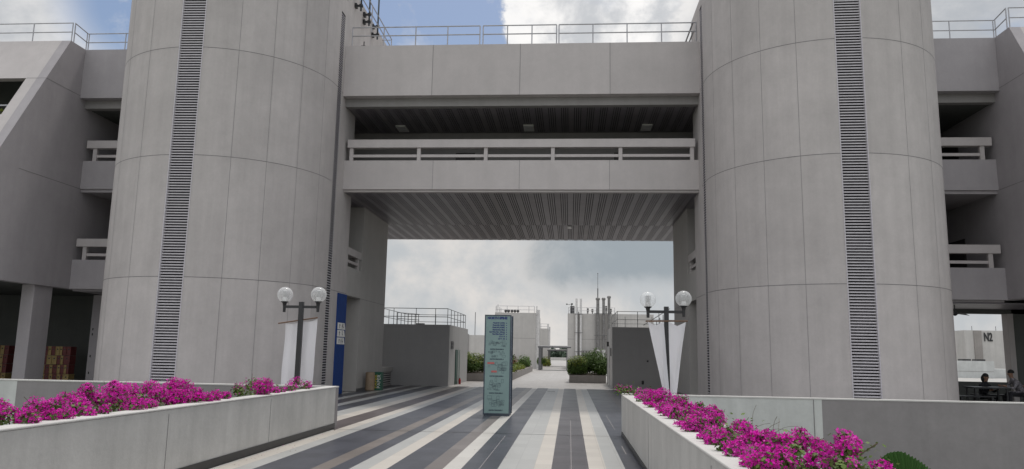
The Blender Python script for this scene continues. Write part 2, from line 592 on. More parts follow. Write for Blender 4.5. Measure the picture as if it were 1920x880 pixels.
SL = (0.060, 0.063, 0.078)
TILE = {'cream': (0.53, 0.492, 0.445), 'pale': (0.53, 0.51, 0.48), 'lgrey': (0.40, 0.40, 0.39), 'slate': SL,
        'brown': (0.108, 0.09, 0.09), 'dbrown': (0.082, 0.074, 0.08), 'tan': (0.175, 0.152, 0.14), 'bgrey': (0.17, 0.15, 0.145)}
names = list(TILE)
tmats = [tile_mat('paver_' + n, TILE[n], 0.25, 0.36, line=(0.72 if n in ('cream', 'pale', 'lgrey') else 1.2), spec=0.35, var=(0.05 if n in ('cream', 'pale', 'lgrey') else 0.13)) for n in names]
stripes = [(-8.4, -8.1, 'slate'), (-8.1, -7.87, 'slate'), (-7.87, -7.54, 'lgrey'), (-7.54, -7.0, 'dbrown'), (-7.0, -6.68, 'lgrey'), (-6.68, -6.13, 'slate'),
           (-6.13, -5.66, 'lgrey'), (-5.66, -5.3, 'cream'), (-5.3, -4.75, 'brown'), (-4.75, -4.5, 'cream'), (-4.5, -4.25, 'lgrey'),
           (-4.25, -3.5, 'slate'), (-3.5, -3.25, 'tan'), (-3.25, -3.0, 'slate'), (-3.0, -2.75, 'lgrey'), (-2.75, -2.5, 'cream'),
           (-2.5, -2.0, 'slate'), (-2.0, -1.75, 'bgrey'), (-1.75, -1.5, 'pale'), (-1.5, -1.0, 'slate'), (-1.0, -0.5, 'lgrey'),
           (-0.5, -0.25, 'cream'), (-0.25, 0.28, 'dbrown'), (0.28, 0.53, 'cream'), (0.53, 0.8, 'lgrey'), (0.8, 1.55, 'slate'),
           (1.55, 1.8, 'dbrown'), (1.8, 2.5, 'slate'), (2.5, 2.75, 'lgrey'), (2.75, 3.5, 'slate'), (3.5, 4.57, 'dbrown')]
g = MB()
for x0, x1, n in stripes:
    z = 0.0
    if x1 > -4.75 and x0 < 1.0:
        g.face([(max(x0, -4.83), 2, z), (min(x1, 1.05), 2, z), (min(x1, 1.05), 15.62, z), (max(x0, -4.83), 15.62, z)], names.index(n))
    ys = 15.66
    for y0, y1 in ((ys, 26.6), (26.63, 36.5)):
        g.face([(x0, y0, z), (x1, y0, z), (x1, y1, z), (x0, y1, z)], names.index(n))
g.build('plaza_paving', tmats, recalc=False, kind='structure')
g = MB()
g.face([(-8.4, 15.62, -0.004), (4.57, 15.62, -0.004), (4.57, 15.66, -0.004), (-8.4, 15.66, -0.004)])
g.face([(-8.4, 26.6, -0.004), (4.57, 26.6, -0.004), (4.57, 26.63, -0.004), (-8.4, 26.63, -0.004)])
# chalk-like scratches and slim light inlay lines running with the stripes
g.build('paving_expansion_joint', M['black'], recalc=False, kind='structure')
g = MB()
for x, y0, y1, w in ((-1.25, 6, 15.2, 0.0025), (0.03, 6, 19, 0.0025), (0.93, 12.9, 14.0, 0.004), (0.98, 17, 21, 0.003)):
    g.face([(x - w, y0, 0.004), (x + w, y0, 0.004), (x + w, y1, 0.004), (x - w, y1, 0.004)])
g.build('paving_inlay_line', M['beam'], recalc=False, kind='structure')
g = MB()
pathm = tile_mat('pale_path_tile', (0.38, 0.36, 0.345), 0.3, 0.45, line=0.72, var=0.08)
g.face([(-9.5, 36.5, 0.0), (4.6, 36.5, 0.0), (4.6, 160, 0.0), (-9.5, 160, 0.0)])
g.build('path', pathm, recalc=False, kind='structure')
g = MB()
for k in range(4):
    pass
g.box(-0.95, -0.62, 33.2, 33.5, 0.002, 0.006)
g.build('drain_cover', M['steel_dark'], kind='structure')

# ------------------------------------------------------------------ stair towers
R0, CX, CY = 3.68, -12.08, 25.55
LV = (3.70, 7.48, 10.98, 14.6)


def arc(a, r=R0, x=CX, y=CY):
    return (x + r * math.sin(rad(a)), y - r * math.cos(rad(a)))


def stair_tower(mir, label):
    top = 14.28 if mir else 15.36
    root = thing('stair_tower', label, 'tower', (mx(CX, mir), CY, 0))
    a0, a1 = (-4.6, 7.6)
    b = MB(mir)
    angs = [-90 + 3 * k for k in range(61)]
    angs = sorted(set([x for x in angs if not (a0 - 1 < x < a1 + 1)] + [a0, a1]))
    p = [arc(x) for x in angs]
    zlo, zhi = 0.3, top - 0.25

    def quad(p0, p1, z0, z1, mi=0):
        b.face([(p0[0], p0[1], z0), (p1[0], p1[1], z0), (p1[0], p1[1], z1), (p0[0], p0[1], z1)], mi)
    for i in range(len(p) - 1):
        if angs[i] == a0:
            quad(p[i], p[i + 1], 0, zlo)
            quad(p[i], p[i + 1], zhi, top)
            q0, q1 = arc(a0, R0 - 0.12), arc(a1, R0 - 0.12)
            quad(p[i], q0, zlo, zhi)
            quad(p[i + 1], q1, zlo, zhi)
        else:
            am = (angs[i] + angs[i + 1]) / 2
            pid = sum(1 for q in (-74.5, -58, -41.3, -24.5, 0, 24.5, 41.3, 58, 74.5) if am > q)
            zs = [0] + [z for z in LV if z < top] + [top]
            for li, (za, zb2) in enumerate(zip(zs[:-1], zs[1:])):
                b.tone[len(b.f)] = random.Random(pid * 31 + li * 7 + (1000 if mir else 0)).uniform(-1, 1)
                quad(p[i], p[i + 1], za, zb2)
    xr, xl, yb = CX + R0, CX - R0, 27.95
    # inner flank with the slot of the narrow louvre
    s0, s1, sz0, sz1 = 25.62, 26.08, 0.4, 13.9
    quad((xr, CY), (xr, s0), 0, top)
    quad((xr, s0), (xr, s1), 0, sz0)
    quad((xr, s0), (xr, s1), sz1, top)
    quad((xr, s0), (xr - 0.1, s0), sz0, sz1)
    quad((xr, s1), (xr - 0.1, s1), sz0, sz1)
    quad((xr, s1), (xr, yb), 0, top)
    quad((xr, yb), (xl, yb), 0, top)
    quad((xl, yb), (xl, CY), 0, top)
    quad((xl, yb), (xl, 31), 0, 12.3)
    b.face([(x, y, top) for x, y in p] + [(xr, yb, top), (xl, yb, top)])
    # upper flank wall on the roof
    ye = 28.0 if mir else 34.0
    if not mir:
        b.box(xl, xr, yb + 0.003, ye, 12.5, top)
    # joint lines: sealant ribbons lying 3 mm proud in the joints
    rj = R0 + 0.003
    w = 0.011
    for z in LV:
        if z > top:
            continue
        for i in range(len(angs) - 1):
            if angs[i] == a0:
                continue
            q0, q1 = arc(angs[i], rj), arc(angs[i + 1], rj)
            quad(q0, q1, z - w, z + w, 1)
        quad((xr + 0.003, CY), (xr + 0.003, s0), z - w, z + w, 1)
        quad((xr + 0.003, s1), (xr + 0.003, yb if z < 7 else 26.3), z - w, z + w, 1)
    dw = math.degrees(0.0055 / R0)
    for a in (-74.5, -58, -41.3, -24.5, 24.5, 41.3, 58, 74.5):
        if (a == -24.5 and not mir):
            a = -22
        q0, q1 = arc(a - dw, rj), arc(a + dw, rj)
        quad(q0, q1, 0, top, 1)
    b.build('wall', [M['tower'], M['groove']], root)
    # wide louvre strip
    b = MB(mir)
    q0, q1 = arc(a0, R0 - 0.10), arc(a1, R0 - 0.10)
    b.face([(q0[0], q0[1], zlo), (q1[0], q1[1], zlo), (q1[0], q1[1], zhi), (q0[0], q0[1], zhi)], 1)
    n = int((zhi - zlo) / 0.0845)
    e0, e1 = arc(a0, R0 - 0.015), arc(a1, R0 - 0.015)
    i0, i1 = arc(a0, R0 - 0.075), arc(a1, R0 - 0.075)
    for k in range(n):
        z = zlo + 0.02 + k * 0.0845
        b.hexa([(e0[0], e0[1], z), (e1[0], e1[1], z), (i1[0], i1[1], z + 0.012), (i0[0], i0[1], z + 0.012)],
               [(e0[0], e0[1], z + 0.036), (e1[0], e1[1], z + 0.036), (i1[0], i1[1], z + 0.048), (i0[0], i0[1], z + 0.048)], 0)
    lv = b.build('louvre_strip', [M['louvre'], M['louvre_back']], root)
    f = MB(mir)
    for a, sgn in ((a0, 1), (a1, -1)):
        c0, c1 = arc(a, R0 + 0.012), arc(a + sgn * 0.45, R0 + 0.012)
        d0, d1 = arc(a, R0 - 0.10), arc(a + sgn * 0.45, R0 - 0.10)
        f.hexa([(c0[0], c0[1], zlo), (c1[0], c1[1], zlo), (d1[0], d1[1], zlo), (d0[0], d0[1], zlo)],
               [(c0[0], c0[1], zhi), (c1[0], c1[1], zhi), (d1[0], d1[1], zhi), (d0[0], d0[1], zhi)])
    f.build('frame', M['louvre'], lv)
    # narrow louvre strip on the inner flank
    b = MB(mir)
    b.face([(xr - 0.025, s0, sz0), (xr - 0.025, s1, sz0), (xr - 0.025, s1, sz1), (xr - 0.025, s0, sz1)], 1)
    n = int((sz1 - sz0) / 0.088)
    for k in range(n):
        z = sz0 + 0.02 + k * 0.088
        b.hexa([(xr - 0.005, s0, z), (xr - 0.005, s1, z), (xr - 0.022, s1, z + 0.0), (xr - 0.022, s0, z + 0.0)],
               [(xr - 0.005, s0, z + 0.024), (xr - 0.005, s1, z + 0.024), (xr - 0.022, s1, z + 0.026), (xr - 0.022, s0, z + 0.026)], 0)
    b.build('louvre_strip', [M['louvre'], M['louvre_back']], root, label='narrow louvre strip on the flank beside the bridge')
    # gallery behind the flank: slab, parapet, rails, back
    b = MB(mir)
    b.box(xr - 4.0, xr - 0.002, yb + 0.003, 29.99, 3.66, 3.86)
    b.box(xr - 0.20, xr - 0.001, yb + 0.004, 29.99, 3.861, 4.75)
    b.box(xr - 4.2, xr - 4.0, yb + 0.003, 29.99, 0, 7.44)
    b.build('gallery_parapet', M['pier'], root)
    b = MB(mir)
    b.box(xr - 0.22, xr - 0.03, yb + 0.05, 29.9, 5.22, 5.50)
    rl = b.build('gallery_rail', M['beam'], root)
    b = MB(mir)
    b.box(xr - 0.15, xr - 0.07, yb + 0.05, 29.55, 4.93, 5.03)
    b.build('mid_rail', M['beam'], rl)
    b = MB(mir)
    b.box(xr - 0.18, xr - 0.05, 29.55, 29.68, 4.75, 5.22)
    b.build('post', M['beam'], rl)
    # skirting of the passage wall
    b = MB(mir)
    b.box(xr, xr + 0.012, 26.3, yb, 0.0, 0.11)
    b.build('skirting', M['steel_dark'], root)
    if not mir:
        for px_, pz, up, brs in ((27.17, 14.62, 17.5, (14.84, 15.6)), (28.36, 14.55, 17.8, (14.72, 15.03)), (29.7, 14.55, 18.2, (14.75, 15.13))):
            b = MB()
            x = xr + 0.24
            b.tube((x, px_, pz), (x, px_, up), 0.035, 10)
            pp = b.build('vent_pipe', M['pole_grey'], root, smooth=True)
            for z in brs:
                c = MB()
                c.box(xr, xr + 0.09, px_ - 0.1, px_ + 0.1, z - 0.09, z + 0.07)
                c.box(xr + 0.09, xr + 0.30, px_ - 0.035, px_ + 0.035, z - 0.035, z + 0.03)
                c.box(xr + 0.18, xr + 0.30, px_ - 0.06, px_ + 0.06, z - 0.05, z + 0.05)
                c.build('pipe_bracket', M['black'], pp)
        b = MB()
        for z in (14.93, 15.32):
            b.tube((-8.0, 24.5 + 2.2, z), (-8.0, 31.5, z), 0.022, 8)
        b.tube((-8.0, 31.5, 13.0), (-8.0, 31.5, 15.32), 0.022, 8)
        b.tube((-8.0, 28.2, 14.2), (-8.0, 28.2, 15.32), 0.022, 8)
        b.tube((-8.4, 31.4, 15.25), (-8.0, 31.4, 15.25), 0.018, 8)
        b.build('roof_handrail', M['steel'], root)
        b = MB()
        b.tube((-8.1, 27.6, 12.9), (-8.1, 27.6, 13.55), 0.02, 8)
        b.box(-8.18, -8.02, 27.5, 27.7, 13.2, 13.35)
        b.build('floodlight', M['black'], root)
    else:
        b = MB(mir)
        for z in (13.25, 13.62):
            b.tube((xr + 0.17, 26.5, z), (xr + 0.17, 33, z), 0.03, 8)
        b.tube((xr + 0.17, 28.1, 12.6), (xr + 0.17, 28.1, 13.62), 0.03, 8)
        b.build('roof_handrail', M['steel_dark'], root)
    return root


stair_tower(False, 'rounded grey concrete stair tower left of the bridge, with dark vent pipes on its flank')
stair_tower(True, 'rounded grey concrete stair tower right of the bridge, behind the lamp with triangular banners')

# ------------------------------------------------------------------ link bridge between the towers
XL, XR = -8.40, 4.57
br = thing('link_bridge', 'grey concrete bridge block spanning between the two rounded towers over the passage', 'bridge', ((XL + XR) / 2, 30, 7.4))
b = MB()
for k, (xa, xb) in enumerate(zip((XL, -5.1, -1.87, 1.39), (-5.1, -1.87, 1.39, XR))):
    for q in range(6):
        b.tone[len(b.f) + q] = (0.7, -0.5, 0.3, -0.9)[k]
    b.box(xa, xb, 26.3, 26.62, 10.88, 12.82)
for x in (-5.1, -1.87, 1.39):
    b.box(x - 0.009, x + 0.009, 26.2965, 26.2985, 10.88, 12.82, 1)
b.build('roof_fascia', [M['beam'], M['groove']], br)
b = MB()
b.box(XL - 6, XR + 6, 26.623, 38.8, 12.25, 12.45)
b.box(XL - 6, XR + 6, 38.6, 38.8, 7.50, 12.25)
b.build('roof', M['pier'], br)
b = MB()
b.box(XL, XR, 26.623, 26.9, 10.57, 12.2)
b.build('edge_beam', M['gallery_wall'], br)


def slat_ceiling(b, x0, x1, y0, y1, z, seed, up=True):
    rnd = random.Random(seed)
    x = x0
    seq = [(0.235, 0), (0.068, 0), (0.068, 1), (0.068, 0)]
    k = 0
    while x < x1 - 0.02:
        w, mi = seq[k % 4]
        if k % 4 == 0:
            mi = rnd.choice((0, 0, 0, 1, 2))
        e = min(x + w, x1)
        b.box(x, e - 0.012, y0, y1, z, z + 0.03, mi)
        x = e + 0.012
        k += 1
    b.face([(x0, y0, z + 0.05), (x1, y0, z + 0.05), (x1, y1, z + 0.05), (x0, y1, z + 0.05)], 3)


CE = [M['ceil_a'], M['ceil_b'], M['ceil_c'], M['ceil_back']]
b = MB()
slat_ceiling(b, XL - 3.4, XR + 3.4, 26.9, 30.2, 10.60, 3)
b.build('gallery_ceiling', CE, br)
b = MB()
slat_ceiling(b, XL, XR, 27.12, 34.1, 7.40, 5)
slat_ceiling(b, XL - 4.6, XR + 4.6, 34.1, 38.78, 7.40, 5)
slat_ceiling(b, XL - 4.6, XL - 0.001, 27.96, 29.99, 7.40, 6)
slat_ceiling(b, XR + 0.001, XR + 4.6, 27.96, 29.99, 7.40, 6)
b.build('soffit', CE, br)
b = MB()
for k, (xa, xb) in enumerate(zip((XL, -5.06, -1.87, 1.39), (-5.06, -1.87, 1.39, XR))):
    for q in range(6):
        b.tone[len(b.f) + q] = (-0.6, 0.4, 0.8, -0.3)[k]
    b.box(xa, xb, 26.85, 27.05, 7.48, 8.57)
b.box(XL, XR, 26.93, 27.12, 7.395, 7.479)
for x in (-5.06, -1.87, 1.39):
    b.box(x - 0.007, x + 0.007, 26.8465, 26.8485, 7.48, 8.57, 1)
b.build('parapet', [M['beam'], M['groove']], br)
b = MB()
b.box(XL - 4.5, XR + 4.5, 27.123, 38.58, 7.455, 7.6)
b.build('floor_slab', M['gallery_wall'], br)
b = MB()
b.box(XL + 0.10, XR - 0.12, 26.83, 27.07, 9.06, 9.365)
rl = b.build('top_rail', M['beam'], br)
posts = (-8.16, -5.615, -3.123, -0.66, 1.789, 4.346)
for x in posts:
    b = MB()
    b.box(x - 0.066, x + 0.066, 26.88, 27.01, 8.571, 9.059)
    b.build('post', M['beam'], rl)
for x0, x1 in zip(posts[:-1], posts[1:]):
    b = MB()
    b.box(x0 + 0.067, x1 - 0.067, 26.91, 26.98, 8.71, 8.81)
    b.build('mid_rail', M['beam'], rl)
b = MB()
b.box(XL - 4, XR + 4, 30.2, 30.4, 7.601, 12.24)
b.build('back_wall', M['gallery_wall'], br)
for x0, x1 in ((-4.75, -3.95), (1.75, 2.0)):
    b = MB()
    b.box(x0, x1, 30.17, 30.199, 7.6, 9.75)
    d = b.build('door', M['door_dark'], br)
    h = MB()
    h.box(x1 - 0.12, x1 - 0.06, 30.12, 30.17, 8.55, 8.75)
    h.build('handle', M['steel'], d)
for x in (-5.35, -3.55, 2.35):
    b = MB()
    b.box(x - 0.09, x + 0.09, 30.15, 30.199, 8.75, 8.93)
    b.build('notice_plate', M['plate'], br)
for x in (-6.87, -1.70, 2.99):
    b = MB()
    b.box(x - 0.2, x + 0.2, 29.05, 29.85, 10.555, 10.60)
    lt = b.build('ceiling_light', M['plate'], br)
    b = MB()
    b.box(x - 0.16, x + 0.16, 29.1, 29.8, 10.545, 10.5545)
    b.build('diffuser', M['reflector'], lt)
b = MB()
b.box(-0.13, 0.05, 34.2, 34.75, 7.35, 7.40)
b.build('ceiling_light', M['plate'], br)
# roof railing in three lengths
for x0, x1, n in ((-8.30, -3.43, 4), (-3.31, -0.56, 3), (-0.47, 4.55, 4)):
    b = MB()
    for z in (13.39, 13.73):
        b.tube((x0, 26.72, z), (x1, 26.72, z), 0.024, 8)
    r = b.build('roof_railing', M['steel'], br)
    for k in range(n + 1):
        x = x0 + (x1 - x0) * k / n
        p = MB()
        p.tube((x, 26.72, 12.45), (x, 26.72, 13.73), 0.022, 8)
        p.build('post', M['steel'], r)


# ------------------------------------------------------------------ far piers of the passage
def pier(mir, label):
    r = thing('concrete_pier', label, 'pier', (mx(-10, mir), 32, 0))
    b = MB(mir)
    b.box(-12.4, -8.43, 30.0, 34.1, 0.0, 7.44)
    b.box(-8.4285, -8.4265, 30.0, 34.1, 3.66 - 0.008, 3.66 + 0.008, 1)
    b.box(-8.43, -8.418, 30.01, 34.0, 0, 0.11, 2)
    b.build('wall', [M['pier'], M['groove'], M['steel_dark']], r)
    b = MB(mir)
    b.box(-8.95, -8.55, 34.103, 36.33, 0.0, 0.66)
    b.box(-8.54, -8.52, 34.3, 36.2, 0.08, 0.58, 1)
    for k in range(5):
        b.box(-8.52, -8.505, 34.3, 36.2, 0.10 + k * 0.1, 0.15 + k * 0.1)
    pw = b.build('parapet', [M['pier'], M['louvre_back']], r)
    b = MB(mir)
    b.box(-9.05, -8.45, 34.103, 36.33, 0.661, 0.86)
    b.build('coping', M['pier'], pw)
    return r


pier(False, 'grey concrete pier left of the passage, beside the waste bins')
pier(True, 'grey concrete pier right of the passage, behind the triangular banners')

# ------------------------------------------------------------------ side wings with the sloping front
SLP = 0.57


def front_y(z):
    return 25.45 - SLP * (12.82 - z)


def wing(mir, label):
    r = thing('wing_building', label, 'building', (mx(-20, mir), 28, 0))
    b = MB(mir)
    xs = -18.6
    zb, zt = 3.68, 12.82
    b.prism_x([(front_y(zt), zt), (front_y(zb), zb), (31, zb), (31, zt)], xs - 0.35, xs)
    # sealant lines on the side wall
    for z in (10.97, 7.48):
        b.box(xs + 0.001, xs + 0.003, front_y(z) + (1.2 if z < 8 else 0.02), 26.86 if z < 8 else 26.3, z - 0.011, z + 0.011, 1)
    sw = b.build('side_wall', [M['wing'], M['groove']], r)
    b = MB(mir)

    def slab(x0, x1, z0, z1, th=0.32, d=0.0, mi=0):
        b.hexa([(x0, front_y(z0) + d, z0), (x1, front_y(z0) + d, z0), (x1, front_y(z0) + th, z0), (x0, front_y(z0) + th, z0)],
               [(x0, front_y(z1) + d, z1), (x1, front_y(z1) + d, z1), (x1, front_y(z1) + th, z1), (x0, front_y(z1) + th, z1)], mi)
    slab(-19.35, xs - 0.352, zb, zt)
    slab(-34, -19.352, zb, 9.33)
    slab(-34, -19.352, 10.97, zt)
    b.hexa([(-19.35, front_y(10.96) - 0.003, 10.96), (xs, front_y(10.96) - 0.003, 10.96), (xs, front_y(10.96) - 0.0005, 10.96), (-19.35, front_y(10.96) - 0.0005, 10.96)],
           [(-19.35, front_y(10.98) - 0.003, 10.98), (xs, front_y(10.98) - 0.003, 10.98), (xs, front_y(10.98) - 0.0005, 10.98), (-19.35, front_y(10.98) - 0.0005, 10.98)], 1)
    b.build('sloping_front', [M['beam'], M['groove']], r)
    # recess behind the opening
    b = MB(mir)
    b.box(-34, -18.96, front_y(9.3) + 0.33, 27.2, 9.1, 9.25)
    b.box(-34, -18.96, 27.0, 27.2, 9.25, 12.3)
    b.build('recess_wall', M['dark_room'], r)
    b = MB(mir)
    for z, w in ((10.12, 0.05), (9.75, 0.03), (9.55, 0.03)):
        b.box(-34, -18.97, 24.9, 24.96, z, z + w)
    b.build('recess_rail', M['steel'], r)
    b = MB(mir)
    b.box(-34, -18.96, 25.9, 31, 12.3, 12.5)
    b.box(-34, -15.76, 26.62, 31.2, 12.3, 12.5)
    b.build('roof', M['pier'], r)
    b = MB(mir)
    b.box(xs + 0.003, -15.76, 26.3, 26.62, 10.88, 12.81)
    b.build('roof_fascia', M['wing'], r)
    b = MB(mir)
    b.box(xs + 0.003, -15.76, 26.623, 26.9, 10.57, 12.28)
    b.build('edge_beam', M['gallery_wall'], r)
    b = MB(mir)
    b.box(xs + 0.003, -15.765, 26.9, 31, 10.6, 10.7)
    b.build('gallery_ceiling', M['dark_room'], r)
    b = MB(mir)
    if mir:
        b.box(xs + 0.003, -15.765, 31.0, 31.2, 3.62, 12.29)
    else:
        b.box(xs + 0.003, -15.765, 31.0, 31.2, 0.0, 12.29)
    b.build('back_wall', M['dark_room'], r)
    for z0 in (7.48, 3.68):
        b = MB(mir)
        b.box(xs + 0.003, -15.77, 26.85, 27.05, z0, z0 + 1.09)
        b.box(xs + 0.003, -15.77, 27.053, 31, z0 - 0.07, z0 + 0.12)
        if z0 > 5:
            b.box(xs + 0.003, -15.77, 26.93, 27.05, z0 - 0.12, z0 - 0.002)
        pr = b.build('balcony_parapet', M['wing'], r)
        b = MB(mir)
        b.box(-18.49, -15.77, 26.83, 27.07, z0 + 1.59, z0 + 1.885)
        tr_ = b.build('top_rail', M['beam'], pr)
        b = MB(mir)
        b.box(-18.10, -15.77, 26.91, 26.98, z0 + 1.24, z0 + 1.34)
        b.build('mid_rail', M['beam'], tr_)
        b = MB(mir)
        b.box(-18.25, -18.10, 26.88, 27.01, z0 + 1.091, z0 + 1.589)
        b.build('post', M['beam'], tr_)
    # gallery doors on the side wall
    for z0 in (7.6, 3.8):
        b = MB(mir)
        b.box(xs, xs + 0.03, 29.3, 30.7, z0, z0 + 2.35)
        d = b.build('door', M['door_dark'], r)
        h = MB(mir)
        h.box(xs + 0.03, xs + 0.07, 29.4, 29.46, z0 + 1.0, z0 + 1.2)
        h.build('handle', M['steel'], d)
    # underside of the wing
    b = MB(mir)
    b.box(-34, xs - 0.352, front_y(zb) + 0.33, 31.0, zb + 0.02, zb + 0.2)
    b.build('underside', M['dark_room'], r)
    # ground storey
    if not mir:
        b = MB()
        b.box(-34, xs, 31.0, 31.2, -0.0, 3.95)
        b.box(-34, -33.8, 22, 31, 0, 3.69)
        b.build('ground_storey_wall', M['dark_room'], r)
        for x0, y0 in ((-19.2, 25.2), (-25.0, 25.2)):
            b = MB()
            b.box(x0, x0 + 0.47, y0, y0 + 0.95, 0, 3.69)
            b.build('column', M['wing'], r, bevel=0.02)
        b = MB()
        b.box(-18.95, -18.60, 28.9, 29.2, 0, 3.6)
        for z in (0.5, 1.15, 2.0, 2.2):
            b.box(-18.86, -18.82, 28.885, 28.899, z, z + 0.09, 1)
        b.build('door_frame', [M['wing'], M['black']], r)
    else:
        b = MB()
        # X is real here, right wing: wall beside and header over the open view
        b.box(16.58, 30, 30.0, 30.3, 0, 3.69)
        b.box(11.0, 30, 30.0, 30.35, 3.40, 3.69)
        b.build('ground_storey_wall', M['dark_room'], r)
        b = MB()
        for k in range(9):
            b.box(11.9, 30, 27.1 + k * 0.32, 27.1 + k * 0.32 + 0.27, 3.56, 3.60)
        b.build('plank_ceiling', M['ceil_a'], r)
        b = MB()
        b.box(16.38, 16.578, 29.9, 30.3, 0, 3.4)
        b.build('column', M['beam'], r)
        b = MB()
        b.box(11.0, 16.38, 30.05, 30.2, 0, 0.86)
        b.build('terrace_parapet', M['dark_room'], r)
    # roof railings
    b = MB(mir)
    for z in (13.28, 13.64):
        b.tube((-34, 25.72, z), (-18.78, 25.72, z), 0.02, 8)
        b.tube((-18.72, 25.74, z), (-18.84, 26.68, z), 0.02, 8)
        b.tube((-18.84, 26.72, z), (-15.9, 26.72, z), 0.02, 8)
    rr = b.build('roof_railing', M['steel'], r)
    pts = [(-18.79 - 1.55 * k, 25.72) for k in range(9)] + [(-18.72, 25.76), (-18.84, 26.66), (-18.80, 26.72), (-17.3, 26.72), (-15.9, 26.72)]
    for x, y in pts:
        b = MB(mir)
        b.tube((x, y, 12.5), (x, y, 13.64), 0.02, 8)
        b.build('post', M['steel'], rr)
    return r


wing(False, 'left wing building with sloping front, dark window recess and balconies beside the left tower')
wing(True, 'right wing building with stacked balconies beside the right tower, open terrace below')

# ------------------------------------------------------------------ planters in the foreground
def joint_x(b, x, y, z0, z1, sgn):
    b.box(x, x + sgn * 0.002, y - 0.006, y + 0.006, z0, z1, 1)


pl = thing('planter', 'long grey concrete planter wall with bougainvillea left of the striped path', 'planter', (-5, 10, 0))
b = MB()
b.prism_x([(0, -0.0), (15.748, -0.0), (15.748, 0.825), (0, 0.875)], -5.05, -4.85)
for y in (12.29, 9.09, 5.8):
    b.box(-4.849, -4.847, y - 0.004, y + 0.004, 0.1, 0.80, 1)
fw = b.build('front_wall', [M['planter'], M['groove']], pl)
b = MB()
b.prism_x([(0, 0.878), (15.748, 0.828), (15.748, 0.853), (0, 0.903)], -5.06, -4.84)
b.build('coping', M['coping'], fw, bevel=0.01)
b = MB()
b.box(-4.849, -4.832, 0, 15.755, 0.0, 0.11)
b.build('skirting', M['black'], fw)
b = MB()
b.box(-11.85, -4.85, 15.75, 15.95, -1.6, 0.825, 0)
b.box(-45, -11.85, 15.75, 15.95, -1.6, 0.825, 1)
bw = b.build('back_wall', [M['planter_dark'], M['planter_light']], pl)
b = MB()
b.box(-45, -4.845, 15.74, 15.96, 0.827, 0.853)
b.build('coping', M['coping'], bw)
b = MB()
b.box(-6.6, -5.052, 0, 15.748, -0.4, 0.55)
b.build('soil', M['soil'], pl)
b = MB()
b.box(-6.75, -6.602, 0, 15.748, -1.6, 0.53)
b.build('inner_wall', M['planter'], pl)

pr = thing('planter', 'grey concrete planter wall with bougainvillea right of the striped path', 'planter', (1.6, 10, 0))
b = MB()
b.prism_x([(0, 0.0), (15.748, 0.0), (15.748, 0.79), (4, 0.865), (0, 0.89)], 1.06, 1.26)
for y in (5.96, 10.6):
    b.box(1.057, 1.059, y - 0.006, y + 0.006, 0.1, 0.80, 1)
fw = b.build('front_wall', [M['planter'], M['groove']], pr)
b = MB()
b.prism_x([(0, 0.892), (4, 0.867), (15.748, 0.792), (15.748, 0.818), (4, 0.893), (0, 0.918)], 1.05, 1.27)
b.build('coping', M['coping'], fw, bevel=0.01)
b = MB()
b.box(1.042, 1.059, 0, 15.755, 0.0, 0.085)
b.build('skirting', M['black'], fw)
b = MB()
b.box(1.06, 4.98, 15.75, 15.95, -1.6, 0.802, 0)
b.box(4.98, 45, 15.75, 15.95, -1.6, 0.802, 1)
for x, z0 in ((4.82, -1.5), (8.9, -1.5), (13.0, -1.5)):
    b.box(x - 0.009, x + 0.009, 15.7465, 15.7485, z0, 0.80, 2)
bw = b.build('back_wall', [M['planter_light'], M['planter_dark'], M['groove']], pr)
b = MB()
b.box(1.05, 45, 15.74, 15.96, 0.804, 0.83)
b.build('coping', M['coping'], bw)
b = MB()
b.box(1.262, 2.45, 0, 15.748, -0.4, 0.5)
b.build('soil', M['soil'], pr)
b = MB()
b.box(2.452, 2.60, 0, 15.748, -1.6, 0.48)
b.build('inner_wall', M['planter'], pr)

